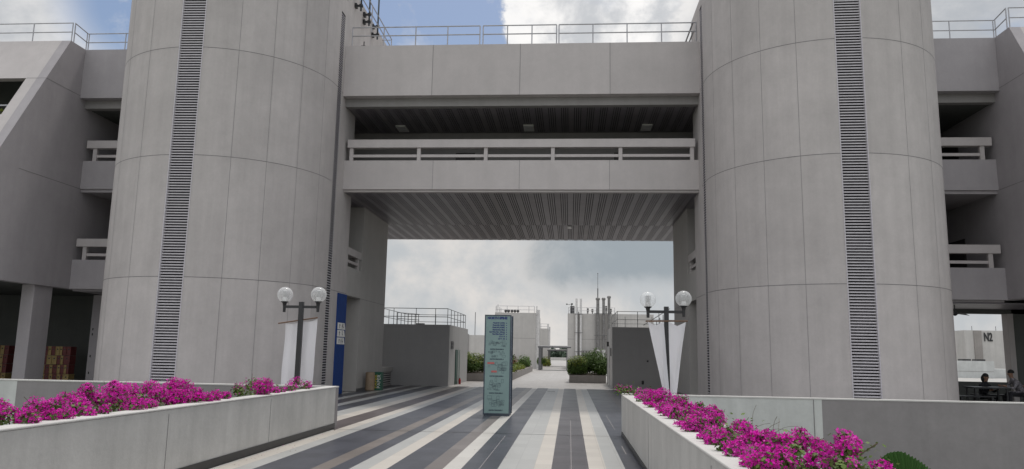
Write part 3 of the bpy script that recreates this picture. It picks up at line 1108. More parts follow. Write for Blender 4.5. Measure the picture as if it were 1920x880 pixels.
# ------------------------------------------------------------------ bougainvillea
CL = {'L': [[-5.51,15.21,0.93,0.1,0],[-5.0,14.6,0.89,0.05,0],[-5.8,14.48,0.93,0.08,0],[-5.0,14.41,0.93,0.08,0],[-5.12,14.31,0.93,0.1,0],[-5.78,13.96,0.93,0.1,1],[-5.0,13.55,0.9,0.08,0],[-5.71,13.51,0.93,0.12,1],[-5.0,13.13,0.9,0.06,0],[-5.0,12.83,0.9,0.06,0],[-5.44,12.35,0.93,0.11,1],[-5.0,12.28,0.88,0.09,0],[-5.0,12.27,0.93,0.12,0],[-6.0,11.62,0.98,0.12,0],[-6.0,11.33,0.96,0.11,0],[-6.0,11.22,0.98,0.1,0],[-5.79,11.12,0.93,0.11,0],[-5.2,11.05,0.93,0.08,0],[-5.0,10.96,0.91,0.04,0],[-5.46,10.94,0.93,0.07,0],[-6.0,10.68,0.95,0.11,0],[-5.0,10.58,0.91,0.06,0],[-5.0,10.35,0.92,0.06,0],[-5.66,10.27,0.93,0.09,0],[-6.0,10.21,0.98,0.12,0],[-5.0,10.1,0.92,0.06,0],[-5.1,9.96,0.93,0.09,0],[-5.2,9.92,0.93,0.1,0],[-5.23,9.91,0.93,0.09,0],[-6.0,9.81,1.06,0.08,0],[-5.61,9.76,0.93,0.08,1],[-6.0,9.75,1.13,0.02,0],[-6.0,9.7,0.99,0.13,0],[-5.84,9.67,0.93,0.14,0],[-5.95,9.38,0.93,0.07,0],[-6.0,9.26,0.94,0.08,0],[-5.0,9.22,0.92,0.07,0],[-6.0,9.2,1.02,0.06,0],[-6.0,9.0,0.96,0.09,0],[-5.0,8.92,0.92,0.06,0],[-6.0,8.79,0.96,0.08,0],[-5.05,8.65,0.93,0.09,0],[-5.0,8.16,0.92,0.06,0],[-5.69,8.06,0.93,0.09,0],[-5.0,8.02,0.91,0.05,0],[-5.5,7.95,0.93,0.07,0],[-5.0,7.9,0.92,0.05,0],[-5.69,7.89,0.93,0.1,0],[-5.23,7.88,0.93,0.1,0],[-5.0,7.76,0.9,0.06,0],[-5.0,7.61,0.89,0.05,0],[-5.82,7.52,0.93,0.09,0],[-5.0,7.37,0.93,0.07,0],[-5.36,7.24,0.93,0.06,0],[-5.04,7.2,0.93,0.07,0],[-5.4,7.09,0.93,0.1,0],[-5.0,7.05,0.92,0.06,0],[-5.0,6.84,0.93,0.06,0]],
      'R': [[0.99,15.6,0.92,0.09,1],[1.16,15.6,0.92,0.11,1],[1.48,14.74,0.93,0.08,0],[1.2,14.53,0.83,0.1,0],[1.3,14.24,0.93,0.1,0],[1.2,13.2,0.86,0.08,0],[1.35,12.52,0.93,0.11,0],[1.58,12.31,0.93,0.1,0],[1.42,11.96,0.93,0.1,0],[1.75,11.95,0.93,0.05,1],[1.2,11.63,0.83,0.08,0],[1.62,11.51,0.93,0.07,1],[1.2,11.04,0.84,0.06,0],[1.45,10.73,0.93,0.09,0],[1.75,10.62,0.93,0.07,1],[1.25,10.45,0.93,0.09,0],[1.56,10.14,0.93,0.09,0],[1.47,10.11,0.93,0.1,0],[1.2,9.92,0.88,0.07,0],[1.2,9.6,0.82,0.06,0],[1.57,9.59,0.93,0.08,0],[1.25,9.49,0.93,0.1,0],[1.77,9.48,0.93,0.07,0],[1.7,9.45,0.93,0.08,0],[1.2,8.74,0.88,0.08,0],[1.49,8.61,0.93,0.1,0],[1.2,8.42,0.79,0.04,0],[1.2,8.34,0.83,0.06,0],[1.85,8.31,0.93,0.01,0],[1.51,8.22,0.93,0.08,0],[1.28,7.9,0.93,0.09,0],[1.2,7.82,0.89,0.07,0],[1.63,7.55,0.93,0.07,0],[1.2,7.31,0.89,0.07,0],[1.43,7.29,0.93,0.05,1],[1.61,7.23,0.93,0.05,0],[1.2,7.08,0.89,0.04,0],[1.73,6.91,0.93,0.04,0],[2.36,6.91,0.93,0.04,0],[1.98,6.89,0.93,0.04,0],[1.23,6.85,0.93,0.06,0],[1.67,6.79,0.93,0.06,0],[1.28,6.69,0.93,0.05,0],[1.2,6.66,0.9,0.05,0],[1.96,6.66,0.93,0.04,0],[1.35,6.62,0.93,0.06,0],[2.29,6.6,0.93,0.05,0],[1.55,6.56,0.93,0.06,0],[2.28,6.46,0.93,0.04,0],[1.44,6.4,0.93,0.06,0],[1.98,6.39,0.93,0.04,0],[1.5,6.35,0.93,0.07,0],[1.46,6.34,0.93,0.06,0],[1.39,6.32,0.93,0.05,0],[1.63,6.31,0.93,0.05,0],[1.2,6.2,0.93,0.04,1],[1.71,6.2,0.93,0.05,0],[1.96,6.19,0.93,0.05,0],[1.74,6.14,0.93,0.04,0],[1.61,6.11,0.93,0.05,0],[1.28,6.01,0.93,0.06,0],[1.99,5.96,0.93,0.03,0],[2.05,5.92,0.93,0.04,0],[1.46,5.9,0.93,0.05,0],[1.2,5.88,0.9,0.03,0],[1.88,5.88,0.93,0.05,0],[1.8,5.75,0.93,0.04,0],[1.59,5.71,0.93,0.04,1],[1.36,5.64,0.93,0.06,0],[1.27,5.53,0.93,0.06,0],[1.65,5.51,0.93,0.06,0],[1.2,5.32,0.92,0.05,0],[1.39,5.31,0.93,0.06,0],[1.31,5.3,0.93,0.05,0],[1.84,5.27,0.93,0.03,0],[1.59,5.22,0.93,0.05,0],[1.7,5.2,0.93,0.04,1],[1.22,5.18,0.93,0.04,0],[1.74,5.12,0.93,0.04,1],[1.95,5.08,0.93,0.04,0],[1.24,5.06,0.93,0.05,0]]}


def rdir(rnd):
    z = rnd.uniform(-1, 1)
    t = rnd.uniform(0, 2 * PI)
    q = math.sqrt(1 - z * z)
    return Vector((q * math.cos(t), q * math.sin(t), z))


def bract(b, c, n, s, rnd, mi):
    """three papery bracts standing in a loose cup round the flower"""
    u = n.orthogonal().normalized()
    w = n.cross(u)
    a0 = rnd.uniform(0, 2 * PI)
    for k in range(3):
        a = a0 + k * 2 * PI / 3 + rnd.uniform(-.25, .25)
        d = u * math.cos(a) + w * math.sin(a)
        t = n.cross(d)
        lift = rnd.uniform(0.45, 1.0)
        tip = c + (d * 1.0 + n * lift) * s
        m1 = c + (d * 0.5 + t * 0.48 + n * lift * 0.35) * s
        m2 = c + (d * 0.5 - t * 0.48 + n * lift * 0.35) * s
        md = c + (d * 0.55 + n * (lift * 0.5 - 0.06)) * s
        i = [b.pt(p) for p in (c, m1, md, m2, tip)]
        b.f += [[i[0], i[1], i[2]], [i[0], i[2], i[3]], [i[1], i[4], i[2]], [i[2], i[4], i[3]]]
        b.m += [mi] * 4


def leaf(b, c, n, d, s, wd=0.42, mi=0):
    t = n.cross(d).normalized()
    i = [b.pt(p) for p in (c, c + d * s * 0.45 + t * s * wd - n * s * 0.06, c + d * s + n * s * -0.12, c + d * s * 0.45 - t * s * wd - n * s * 0.06)]
    b.f += [[i[0], i[1], i[2]], [i[0], i[2], i[3]]]
    b.m += [mi] * 2


def bougainvillea(side, clumps, label, rnd):
    cx = sum(c[0] for c in clumps) / len(clumps)
    cy = sum(c[1] for c in clumps) / len(clumps)
    t = thing('bougainvillea', label, 'flowering plant', (cx, cy, 0.66), 'magenta bougainvilleas in the concrete planters')
    fb, lb, sb = MB(), MB(), MB()
    for x, y, z, r, leafy in clumps:
        c = Vector((x, y, z))
        base = Vector((x * 0.5 + (-5.6 if side == 'L' else 1.8) * 0.5, y + rnd.uniform(-.2, .2), 0.66))
        mid = (base + c) / 2 + Vector((rnd.uniform(-.06, .06), rnd.uniform(-.06, .06), 0.03))
        sb.tube(base, mid, 0.008, 5)
        sb.tube(mid, c, 0.006, 5)
        if (not leafy) and rnd.random() < 0.2:
            continue
        big = rnd.uniform(0.85, 1.35)
        r = (r * 1.12 + (0.016 if y < 8 and side == 'R' else 0.004)) * big
        z = z + r * rnd.uniform(-0.35, 0.3)
        c.z = z
        dep = r * 1.05
        tone = rnd.uniform(-0.35, 1.35)
        nfl = int(min(360, max(10, 10500 * r * r + 34 * r / 0.05)) * (0.5 if y > 12.9 else 1.0))
        if leafy:
            nfl = int(nfl * 0.22)
        s = 0.0195 if y > 9 else 0.017
        for k in range(nfl):
            d = rdir(rnd)
            if d.z < -0.55:
                continue
            q = rnd.uniform(0.6, 1.06)
            p = c + Vector((d.x * dep, d.y * dep, d.z * r * 0.95)) * q
            if side == 'L' and p.x > -4.92 and p.z < 0.92:
                p.z = 0.92 + rnd.uniform(0, 0.02)
            if side == 'R' and p.x < 1.22 and p.z < 0.89:
                p.z = 0.89 + rnd.uniform(0, 0.02)
            n = (d + Vector((0, 0, 0.25)) + rdir(rnd) * 0.5).normalized()
            u = rnd.random() + (tone - 0.5) * 0.35
            bract(fb, p, n, s * rnd.uniform(0.75, 1.2), rnd, 1 if u > 0.76 else (2 if u < 0.22 or d.z < -0.25 else 0))  # clump undersides take the deep colour as painted shade, the rest at random
        nl = int(nfl * (3.2 if leafy else 0.34)) + (26 if y > 12.9 else 9)
        for k in range(nl):
            d = rdir(rnd)
            p = c + Vector((d.x * dep, d.y * dep, d.z * r)) * rnd.uniform(0.3, 1.02 if leafy else 0.95)
            if p.z < 0.68:
                p.z = 0.7
            n = (d + Vector((0, 0, 0.8)) + rdir(rnd) * 0.6).normalized()
            dd = n.cross(rdir(rnd)).normalized()
            leaf(lb, p, n, dd, rnd.uniform(0.03, 0.052))
        for k in range(4):
            d = rdir(rnd)
            d.z = abs(d.z) * 0.8 + 0.1
            sb.tube(c, c + Vector((d.x * dep, d.y * dep, d.z * r)) * rnd.uniform(0.9, 1.5), 0.0028, 4)
    # ground-hugging leaves round the stems
    for k in range(420):
        x, y, z, r, lf = rnd.choice(clumps)
        p = Vector((x + rnd.gauss(0, .16), y + rnd.gauss(0, .22), 0.74 + abs(rnd.gauss(0, .09))))
        n = (Vector((0, 0, 1)) + rdir(rnd) * 0.7).normalized()
        if side == 'L':
            p.x = min(max(p.x, -6.25), -5.09)
        else:
            p.x = min(max(p.x, 1.30), 2.6)
        leaf(lb, p, n, n.cross(rdir(rnd)).normalized(), rnd.uniform(0.03, 0.055))
    fb.build('bracts', [M['bract'], M['bract_pale'], M['bract_deep']], t, recalc=False)
    lb.build('leaves', M['leaf'], t, recalc=False)
    sb.build('stems', M['stem'], t, recalc=False)
    return t


rnd = random.Random(11)
LBL = {'L': [(13.3, 99, 'sparse green and pink bougainvillea at the lamp end of the left planter'),
             (11.9, 13.3, 'leafy bougainvillea with few flowers beside the lamp-end plant of the left planter'),
             (10.4, 11.9, 'dense magenta bougainvillea halfway along the left planter, before the wide louvre strip'),
             (9.6, 10.4, 'tallest magenta bougainvillea mound on the left planter, with one stray bloom on top'),
             (8.4, 9.6, 'magenta bougainvillea just left of the tallest mound on the left planter'),
             (7.55, 8.4, 'magenta bougainvillea spilling over the coping in the near half of the left planter'),
             (0, 7.55, 'magenta bougainvillea nearest the left edge of the photo, on the left planter')],
       'R': [(14.6, 99, 'low green leafy bougainvillea at the far corner of the right planter'),
             (12.0, 14.6, 'loose pink bougainvillea below the triangular banners on the right planter'),
             (10.0, 12.0, 'dense magenta bougainvillea second along from the banners on the right planter'),
             (8.4, 10.0, 'magenta bougainvillea hanging over the coping at the middle of the right planter'),
             (7.0, 8.4, 'big rounded magenta bougainvillea near the panel joint of the right planter'),
             (6.25, 7.0, 'tall magenta bougainvillea before the pale stretch of the right back wall'),
             (5.6, 6.25, 'magenta bougainvillea with yellowish leaves near the photo bottom, right planter'),
             (0, 5.6, 'nearest magenta bougainvillea at the bottom edge of the photo, right planter')]}
for side in 'LR':
    for y0, y1, lab in LBL[side]:
        cl = [c for c in CL[side] if y0 <= c[1] < y1]
        if cl:
            bougainvillea(side, cl, lab, rnd)

# dry leaves and dropped bracts along the planter feet
rs = random.Random(5)
b = MB()
for k in range(150):
    if rs.random() < 0.7:
        p = Vector((-4.81 + abs(rs.gauss(0, 0.16)), rs.uniform(8.5, 15.5), 0.006))
    else:
        p = Vector((rs.uniform(-4.0, 0.95), rs.uniform(8.5, 24), 0.006))
    d = Vector((rs.uniform(-1, 1), rs.uniform(-1, 1), 0)).normalized()
    leaf(b, p, Vector((0, 0, 1)), d, rs.uniform(0.015, 0.04), 0.3, 1 if rs.random() < 0.3 else 0)
tag(b.build('leaf_litter', [M['wood'], M['bract_deep']], recalc=False, kind='stuff', org=(-3, 12, 0)), 'scattered dry leaves and petals on the paving by the left planter', 'leaf litter')

# bare leafy twig and dry twigs
t = thing('twig', 'bare curved twig with a few green leaves above the right bougainvillea', 'twig', (1.9, 5.4, 0.7))
b, lb = MB(), MB()
pts = [Vector(p) for p in ((1.88, 5.55, 0.70), (1.93, 5.52, 0.86), (1.99, 5.5, 0.97), (2.09, 5.48, 1.04))]
for a, c in zip(pts[:-1], pts[1:]):
    b.tube(a, c, 0.005, 6)
for k in range(16):
    p = pts[2].lerp(pts[3], rnd.uniform(-0.3, 1.05)) + rdir(rnd) * 0.015
    n = (Vector((0, 0, 1)) + rdir(rnd) * .8).normalized()
    leaf(lb, p, n, n.cross(rdir(rnd)).normalized(), rnd.uniform(0.02, 0.035))
b.build('stem', M['stem'], t)
lb.build('leaves', M['leaf'], t, recalc=False)
t = thing('twig', 'dry leafless twigs arching before the pale right back wall', 'twig', (2.2, 8.6, 0.7))
b = MB()
for k in range(8):
    p = Vector((2.0 + rnd.uniform(-.25, .25), 8.6 + rnd.uniform(-.7, .7), 0.72))
    d = Vector((rnd.uniform(-.3, .9), rnd.uniform(-.3, .3), 0.75)).normalized()
    for q in range(4):
        e = p + d * rnd.uniform(0.06, 0.12)
        b.tube(p, e, 0.0022, 4)
        p = e
        d = (d + Vector((rnd.uniform(.0, .4), rnd.uniform(-.3, .3), -0.22))).normalized()
b.build('stem', M['stem'], t)

# fan palm leaf reaching up at the bottom right
t = thing('fan_palm', 'dark green pleated fan palm leaf at the bottom right of the photo', 'palm', (2.95, 6.4, -1.6))
b = MB()
c = Vector((2.78, 6.7, 0.45))
nr = Vector((-0.1, -1, 0.2)).normalized()
u = Vector((1, 0, -0.05)).normalized()
v = Vector((0.02, 0.15, 1)).normalized()
prof = ((152, 0.22), (142, 0.29), (122, 0.375), (108, 0.402), (94, 0.402), (80, 0.365), (62, 0.335), (46, 0.32), (25, 0.29), (5, 0.25))
N_ = 72
prev = None
for k in range(N_ + 1):
    a = 152 - 147 * k / N_
    for (a1, r1), (a2, r2) in zip(prof[:-1], prof[1:]):
        if a1 >= a >= a2:
            rr = r1 + (r2 - r1) * (a1 - a) / (a1 - a2)
    rr *= 1.0 + (0.022 if k % 2 else -0.012) * (1.4 if a < 90 else 0.5)
    a = rad(a)
    fold = 0.007 if k % 2 else -0.007
    p = c + (u * math.cos(a) + v * math.sin(a)) * rr + nr * (fold + 0.05 * math.cos(a))
    m_ = c + (u * math.cos(a) + v * math.sin(a)) * rr * 0.5 + nr * fold * 0.6
    if prev:
        b.face([c, prev[1], m_])
        b.face([prev[1], prev[0], p, m_])
    prev = (p, m_)
b.build('leaf', M['palm'], t, recalc=False)
b = MB()
b.tube(c, (2.8, 6.8, 0.1), 0.012, 8)
b.tube((2.8, 6.8, 0.1), (2.85, 6.6, -1.6), 0.016, 8)
b.build('stalk', M['shrub'], t)

# ------------------------------------------------------------------ lamps and banners
def lamp(x, y, label, dx0, dx1, z0, z1):
    t = thing('street_lamp', label, 'lamp', (x, y, 0), 'twin-globe lamps behind the planters')
    b = MB()
    b.box(x - 0.05, x + 0.05, y - 0.05, y + 0.05, 0.0, 2.68)
    b.box(x - 0.12, x + 0.12, y - 0.12, y + 0.12, 0.0, 0.02)
    b.build('pole', M['black'], t, bevel=0.006)
    b = MB()
    b.box(x + dx0 + 0.03, x + dx1 - 0.03, y - 0.03, y + 0.03, 2.535, 2.595)
    b.build('crossarm', M['black'], t)
    for dx, zc in ((dx0, z0), (dx1, z1)):
        b = MB()
        gx = x + dx
        b.lathe((gx, y, 0), [(0.032, zc - 0.40), (0.036, zc - 0.26), (0.05, zc - 0.19), (0.085, zc - 0.168), (0.085, zc - 0.155)], 16)
        hd = b.build('lamp_holder', M['black'], t, smooth=False)
        b = MB()
        b.ball((gx, y, zc), 0.178, 28, 18, z0=-0.88)
        gl = b.build('globe', M['globe'], t, smooth=True)
        b = MB()
        b.lathe((gx, y, zc), [(0.06, -0.155), (0.05, -0.05)], 16)
        for k in range(5):
            z = -0.04 + k * 0.026
            b.lathe((gx, y, zc), [(0.048, z), (0.072, z + 0.004), (0.072, z + 0.012), (0.048, z + 0.015)], 16)
        b.lathe((gx, y, zc), [(0.05, 0.09), (0.03, 0.1), (0.01, 0.102)], 16)
        b.build('reflector', M['reflector'], gl)
    return t


lamp(-6.14, 17.0, 'black twin-globe lamp behind the left planter, carrying a rectangular white banner', -0.40, 0.39, 2.84, 2.85)
lamp(2.12, 17.0, 'black twin-globe lamp behind the right planter, carrying triangular white banners', -0.40, 0.38, 2.83, 2.86)


def cloth_grid(b, fn, nu, nv):
    ids = [[b.pt(fn(i / nu, j / nv)) for i in range(nu + 1)] for j in range(nv + 1)]
    for j in range(nv):
        for i in range(nu):
            b.f.append([ids[j][i], ids[j][i + 1], ids[j + 1][i + 1], ids[j + 1][i]])
            b.m.append(0)


t = thing('banner', 'rectangular white cloth banner hanging on a tilted rod behind the left lamp pole', 'banner', (-6.14, 17.12, 0.5))
b = MB()
b.tube((-6.70, 17.10, 2.185), (-5.78, 17.10, 2.33), 0.016, 8)
b.build('rod', M['wood'], t)
b = MB()


def fn(u, v):
    x = -6.545 + 0.745 * u + 0.008 * math.sin(v * 5 + 1) - 0.02 * v
    zt = 2.195 + 0.11 * u - 0.05 * math.sin(PI * ((u * 2) % 1.0)) * (1 if 0.02 < u < 0.98 else 0) * 0.8
    z = zt + (0.35 - zt) * v
    y = 17.13 + 0.03 * math.sin(u * 7 + v * 3.5) * (0.3 + v) + 0.02 * math.sin(v * 9 + u * 2) + 0.008 * math.sin(u * 23)
    return (x, y, z)


cloth_grid(b, fn, 30, 40)
b.build('cloth', M['cloth'], t, smooth=True, recalc=False)
t = thing('banner', 'white cloth banner gathered into two triangles on the right lamp', 'banner', (2.12, 16.88, 0.5))
b = MB()
b.tube((1.66, 16.93, 2.35), (2.57, 16.93, 2.365), 0.016, 8)
b.build('rod', M['wood'], t)
for tl, tr2, bl, br_, lab in ((1.705, 2.045, 2.08, 2.165, None), (2.155, 2.53, 2.175, 2.275, None)):
    b = MB()

    def fn2(u, v, tl=tl, tr2=tr2, bl=bl, br_=br_):
        x0, x1 = tl + (bl - tl) * v, tr2 + (br_ - tr2) * v ** 0.9
        x = x0 + (x1 - x0) * u
        zt = 2.345 - 0.09 * (1 - abs(2 * u - 1)) * 1.0
        z = zt + (0.55 - zt) * v
        y = 16.90 + 0.02 * math.sin(u * 6 + 1) + 0.018 * math.sin(v * 8 + u * 4) + 0.012 * math.sin(u * 14 + v * 5) * v
        return (x, y, z)
    cloth_grid(b, fn2, 20, 40)
    b.build('cloth', M['cloth'], t, smooth=True, recalc=False)

# ------------------------------------------------------------------ directory sign
kx0, kx1, ky0, ky1, kz = -2.225, -1.525, 19.86, 20.55, 2.59
t = thing('directory_sign', 'tall teal glass directory pillar with maps standing on the striped paving', 'sign', ((kx0 + kx1) / 2, 20.2, 0))
b = MB()
b.box(kx0 + 0.03, kx1 - 0.03, ky0 + 0.012, ky1 - 0.012, 0.07, kz - 0.03)
b.build('body', M['kiosk_side'], t)
b = MB()
b.box(kx0 + 0.02, kx1 - 0.02, ky0 + 0.02, ky1 - 0.02, 0.0, 0.07)
for x in (kx0, kx1 - 0.03):
    for y in (ky0, ky1 - 0.03):
        b.box(x, x + 0.03, y, y + 0.03, 0.03, kz)
for y in (ky0, ky1 - 0.03):
    b.box(kx0 + 0.03, kx1 - 0.03, y, y + 0.03, 0.04, 0.0699)
    b.box(kx0 + 0.03, kx1 - 0.03, y, y + 0.03, kz - 0.0299, kz)
b.build('frame', M['kiosk_frame'], t)
b = MB()
b.box(kx0 + 0.031, kx1 - 0.031, ky0 + 0.004, ky0 + 0.0115, 0.071, kz - 0.031)
face = b.build('front_panel', M['kiosk'], t)
cxk = (kx0 + kx1) / 2
TX = lambda px: kx0 + 0.03 + (px - 145) / 594.0
TZ = lambda pz: kz - (pz - 85) / 598.0
yk = ky0 + 0.0025
rt, upv = (1, 0, 0), (0, 0, 1)
text_part('title', 'NORTH SPINE', 0.082, (cxk - 0.02, yk, TZ(137)), rt, upv, M['ink'], face, bold=0.006)
lines = [('Block N1 ( ABS )', 212), ('Block N2 ( MAE )', 247), ('Block N3 ( SCSE )', 282), ('North Spine Plaza', 318), ('Lee Wee Nam Library', 352), ('Tan Chin Tuan LT', 385), ('LT 5 - 8', 422), ('LT 9 - 18', 458)]
for s_, pz in lines:
    text_part('directory_line', s_, 0.044, (TX(442), yk, TZ(pz)), rt, upv, M['ink'], face, 'RIGHT', bold=0.0035)
    b = MB()
    ax = TX(468)
    az = TZ(pz)
    b.face([(ax - 0.018, yk, az - 0.014), (ax + 0.018, yk, az - 0.014), (ax, yk, az + 0.018)])
    b.build('arrow', M['ink'], face, recalc=False)
for pz, n in ((620, 'LEVEL 4'), (772, 'LEVEL 3'), (1032, 'LEVEL 2'), (1290, 'LEVEL 1'), (1548, 'LEVEL B')):
    text_part('map_caption', 'NORTH SPINE ' + n, 0.036, (TX(325), yk, TZ(pz)), rt, upv, M['ink_grey'], face, bold=0.004)
rm = random.Random(4)
for za, zb_ in ((490, 590), (640, 745), (850, 995), (1090, 1265), (1370, 1500)):
    b = MB()
    for k in range(16):
        x0 = TX(rm.uniform(185, 430))
        z0 = TZ(rm.uniform(za + 10, zb_))
        w, h = rm.uniform(0.03, 0.12), rm.uniform(0.02, 0.09) * (0.6 if zb_ - za < 120 else 1.2)
        x1, z1 = min(x0 + w, TX(505)), z0 + h
        th = 0.005
        for q in ((x0, x1, z0, z0 + th), (x0, x1, z1 - th, z1), (x0, x0 + th, z0 + th, z1 - th), (x1 - th, x1, z0 + th, z1 - th)):
            yy = yk - 0.0002 * k
            b.face([(q[0], yy, q[2]), (q[1], yy, q[2]), (q[1], yy, q[3]), (q[0], yy, q[3])])
    b.build('floor_map', M['ink_grey'], face, recalc=False)
for px0, px1, pz in ((182, 290, 832), (246, 330, 960)):
    b = MB()
    yy = yk - 0.006
    b.face([(TX(px0), yy, TZ(pz + 14)), (TX(px1), yy, TZ(pz + 14)), (TX(px1), yy, TZ(pz - 14)), (TX(px0), yy, TZ(pz - 14))])
    b.build('map_label', M['ink_red'], face, recalc=False)

# ------------------------------------------------------------------ restroom sign panel on the left flank
t = thing('sign_panel', 'tall blue restroom sign panel on the passage wall beside the left tower', 'sign', (-8.39, 27.4, 0))
b = MB()
b.box(-8.398, -8.36, 26.86, 27.94, 0.02, 3.655)
bp = b.build('board', M['blue'], t)
for k, z in enumerate((2.47, 2.205, 1.935)):
    b = MB()
    xf = -8.352
    b.hexa([(-8.36, 26.96, z - 0.12), (-8.36, 27.90, z - 0.12), (-8.36, 27.78, z + 0.12), (-8.36, 26.96, z + 0.12)],
           [(xf, 26.96, z - 0.12), (xf, 27.90, z - 0.12), (xf, 27.78, z + 0.12), (xf, 26.96, z + 0.12)])
    pt_ = b.build('sign_plate', M['plate'], t)
    b = MB()
    x = xf + 0.003
    f = lambda y0, y1, z0, z1: b.face([(x, y0, z0), (x, y1, z0), (x, y1, z1), (x, y0, z1)])
    b.face([(x, 27.12, z + 0.02), (x, 27.28, z + 0.02), (x, 27.2, z + 0.09)])
    f(27.17, 27.23, z - 0.08, z + 0.02)
    figs = {0: ((27.5, 1), (27.62, 0)), 1: ((27.55, 0),), 2: ((27.44, 1), (27.62, 2))}[k]
    for y, kind in figs:
        r_ = 0.022
        b.face([(x, y + r_ * 1.8 * math.cos(a * PI / 4), z + 0.075 + r_ * math.sin(a * PI / 4)) for a in range(8)])
        if kind == 2:
            b.face([(x, y - 0.07, z - 0.03), (x, y + 0.07, z - 0.03), (x, y, z + 0.05)])
            f(y - 0.02, y + 0.02, z - 0.09, z - 0.03)
        elif kind == 1:
            f(y - 0.05, y + 0.05, z - 0.02, z + 0.05)
            f(y - 0.04, y - 0.01, z - 0.09, z - 0.02)
            f(y + 0.01, y + 0.04, z - 0.09, z - 0.02)
        else:
            f(y - 0.03, y + 0.02, z - 0.02, z + 0.05)
            f(y - 0.03, y + 0.08, z - 0.045, z - 0.02)
            f(y + 0.05, y + 0.08, z - 0.09, z - 0.045)
    b.build('pictogram', M['black'], pt_, recalc=False)

# ------------------------------------------------------------------ bins
t = thing('waste_bin', 'tan cylindrical waste bin beside the pier, left of the green recycling bin', 'bin', (-8.05, 30.9, 0))
b = MB()
b.lathe((-8.12, 30.95, 0), [(0.17, 0.0), (0.19, 0.02), (0.19, 0.70), (0.175, 0.73), (0.15, 0.735)], 24)
b.build('body', M['tan'], t)
b = MB()
b.lathe((-8.12, 30.95, 0.736), [(0.15, 0.0), (0.12, 0.008)], 24)
b.build('opening', M['black'], t)
t = thing('recycling_bin', 'green recycling bin with PAPER lettering beside the tan waste bin', 'bin', (-7.83, 31.3, 0))
b = MB()
b.box(-8.03, -7.70, 31.15, 31.5, 0.0, 0.74)
bb = b.build('body', M['green_bin'], t, bevel=0.02)
text_part('lettering', 'PAPER', 0.20, (-7.94, 31.147, 0.36), (0, 0, 1), (-1, 0, 0), M['yellow'], bb)
text_part('lettering', 'PAPER', 0.20, (-7.80, 31.147, 0.36), (0, 0, 1), (-1, 0, 0), M['plate'], bb)
b = MB()
b.box(-7.98, -7.80, 31.30, 31.36, 0.741, 0.746)
b.build('slot', M['black'], t)

# ------------------------------------------------------------------ roof booths
def rail_box(b, pts, z0, zs, r=0.016, mid=None):
    for (x0, y0), (x1, y1) in zip(pts[:-1], pts[1:]):
        for z in zs:
            b.tube((x0, y0, z), (x1, y1, z), r, 6)


t = thing('roof_booth', 'dark grey rendered booth with roof railing and pale door side, left of the directory pillar', 'booth', (-7.5, 40, 0))
b = MB()
b.box(-9.3, -5.77, 36.34, 42.9, 0.0, 2.90)
b.box(-5.769, -5.752, 36.34, 42.9, 0.0, 2.90, 1)
w_ = b.build('wall', [M['booth'], M['booth_lit']], t)
b = MB()
b.box(-5.75, -5.70, 38.3, 39.6, 0.02, 1.72)
b.box(-5.70, -5.66, 38.9, 39.0, 0.02, 1.72, 1)
b.build('door', [M['door_green'], M['plate']], t)
b = MB()
b.box(-5.75, -5.735, 35.9 + 0.9, 35.9 + 1.7, 1.75, 2.12, 1)
for k in range(5):
    b.box(-5.735, -5.715, 36.8, 37.6, 1.77 + k * 0.07, 1.80 + k * 0.07)
b.build('vent', [M['booth'], M['louvre_back']], t)
b = MB()
rail_box(b, [(-9.2, 36.5), (-5.9, 36.5), (-5.9, 42.8), (-9.2, 42.8), (-9.2, 36.5)], 2.9, (3.28, 3.68))
rr = b.build('roof_railing', M['steel_dark'], t)
for x, y in [(-9.1, 36.5), (-8.55, 36.5), (-7.45, 36.5), (-6.9 + .4, 36.5), (-5.9, 36.5), (-5.9, 37.6), (-5.9, 38.7), (-5.9, 39.8), (-5.9, 40.9), (-5.9, 42.0), (-5.9, 42.8), (-7.6, 42.8), (-9.2, 42.8), (-9.2, 40), (-9.2, 38.2)]:
    b = MB()
    b.tube((x, y, 2.9), (x, y, 3.68), 0.016, 6)
    b.build('post', M['steel_dark'], rr)
b = MB()
for k in range(7):
    b.tube((-8.75 + 0.13 * k, 38.2 + 0.25 * k, 2.9), (-8.75 + 0.13 * k, 38.2 + 0.25 * k, 3.55), 0.018, 6)
b.tube((-8.75, 38.2, 3.55), (-7.95, 39.8, 3.55), 0.018, 6)
b.tube((-8.75, 38.2, 3.25), (-7.95, 39.8, 3.25), 0.018, 6)
b.box(-7.75, -7.35, 38.0, 38.3, 2.9, 3.02)
b.build('access_ladder_guard', M['steel_dark'], t)

t = thing('roof_booth', 'dark grey rendered booth with roof railing behind the triangular banners, right of the shrubs', 'booth', (5, 40, 0))
b = MB()
b.box(2.09, 14, 37.9, 43.5, 0.0, 2.97)
b.box(2.072, 2.089, 37.9, 41.6, 0.0, 2.97, 1)
b.build('wall', [M['booth'], M['booth_lit']], t)
b = MB()
b.box(2.02, 2.07, 40.2, 41.2, 0.02, 2.05)
b.build('door', M['white_pipe'], t)
b = MB()
b.box(2.04, 2.07, 38.6, 39.0, 1.55, 1.95)
b.build('vent', M['louvre_back'], t)
b = MB()
b.box(1.96, 2.07, 41.0, 41.12, 2.05, 2.3)
b.build('wall_light', M['black'], t)
b = MB()
rail_box(b, [(2.35, 38.2), (13, 38.2)], 2.97, (3.36, 3.76))
rail_box(b, [(2.35, 38.2), (2.35, 43.3)], 2.97, (3.36, 3.76))
rail_box(b, [(2.35, 43.3), (13, 43.3)], 2.97, (3.36,))
rr = b.build('roof_railing', M['steel_dark'], t)
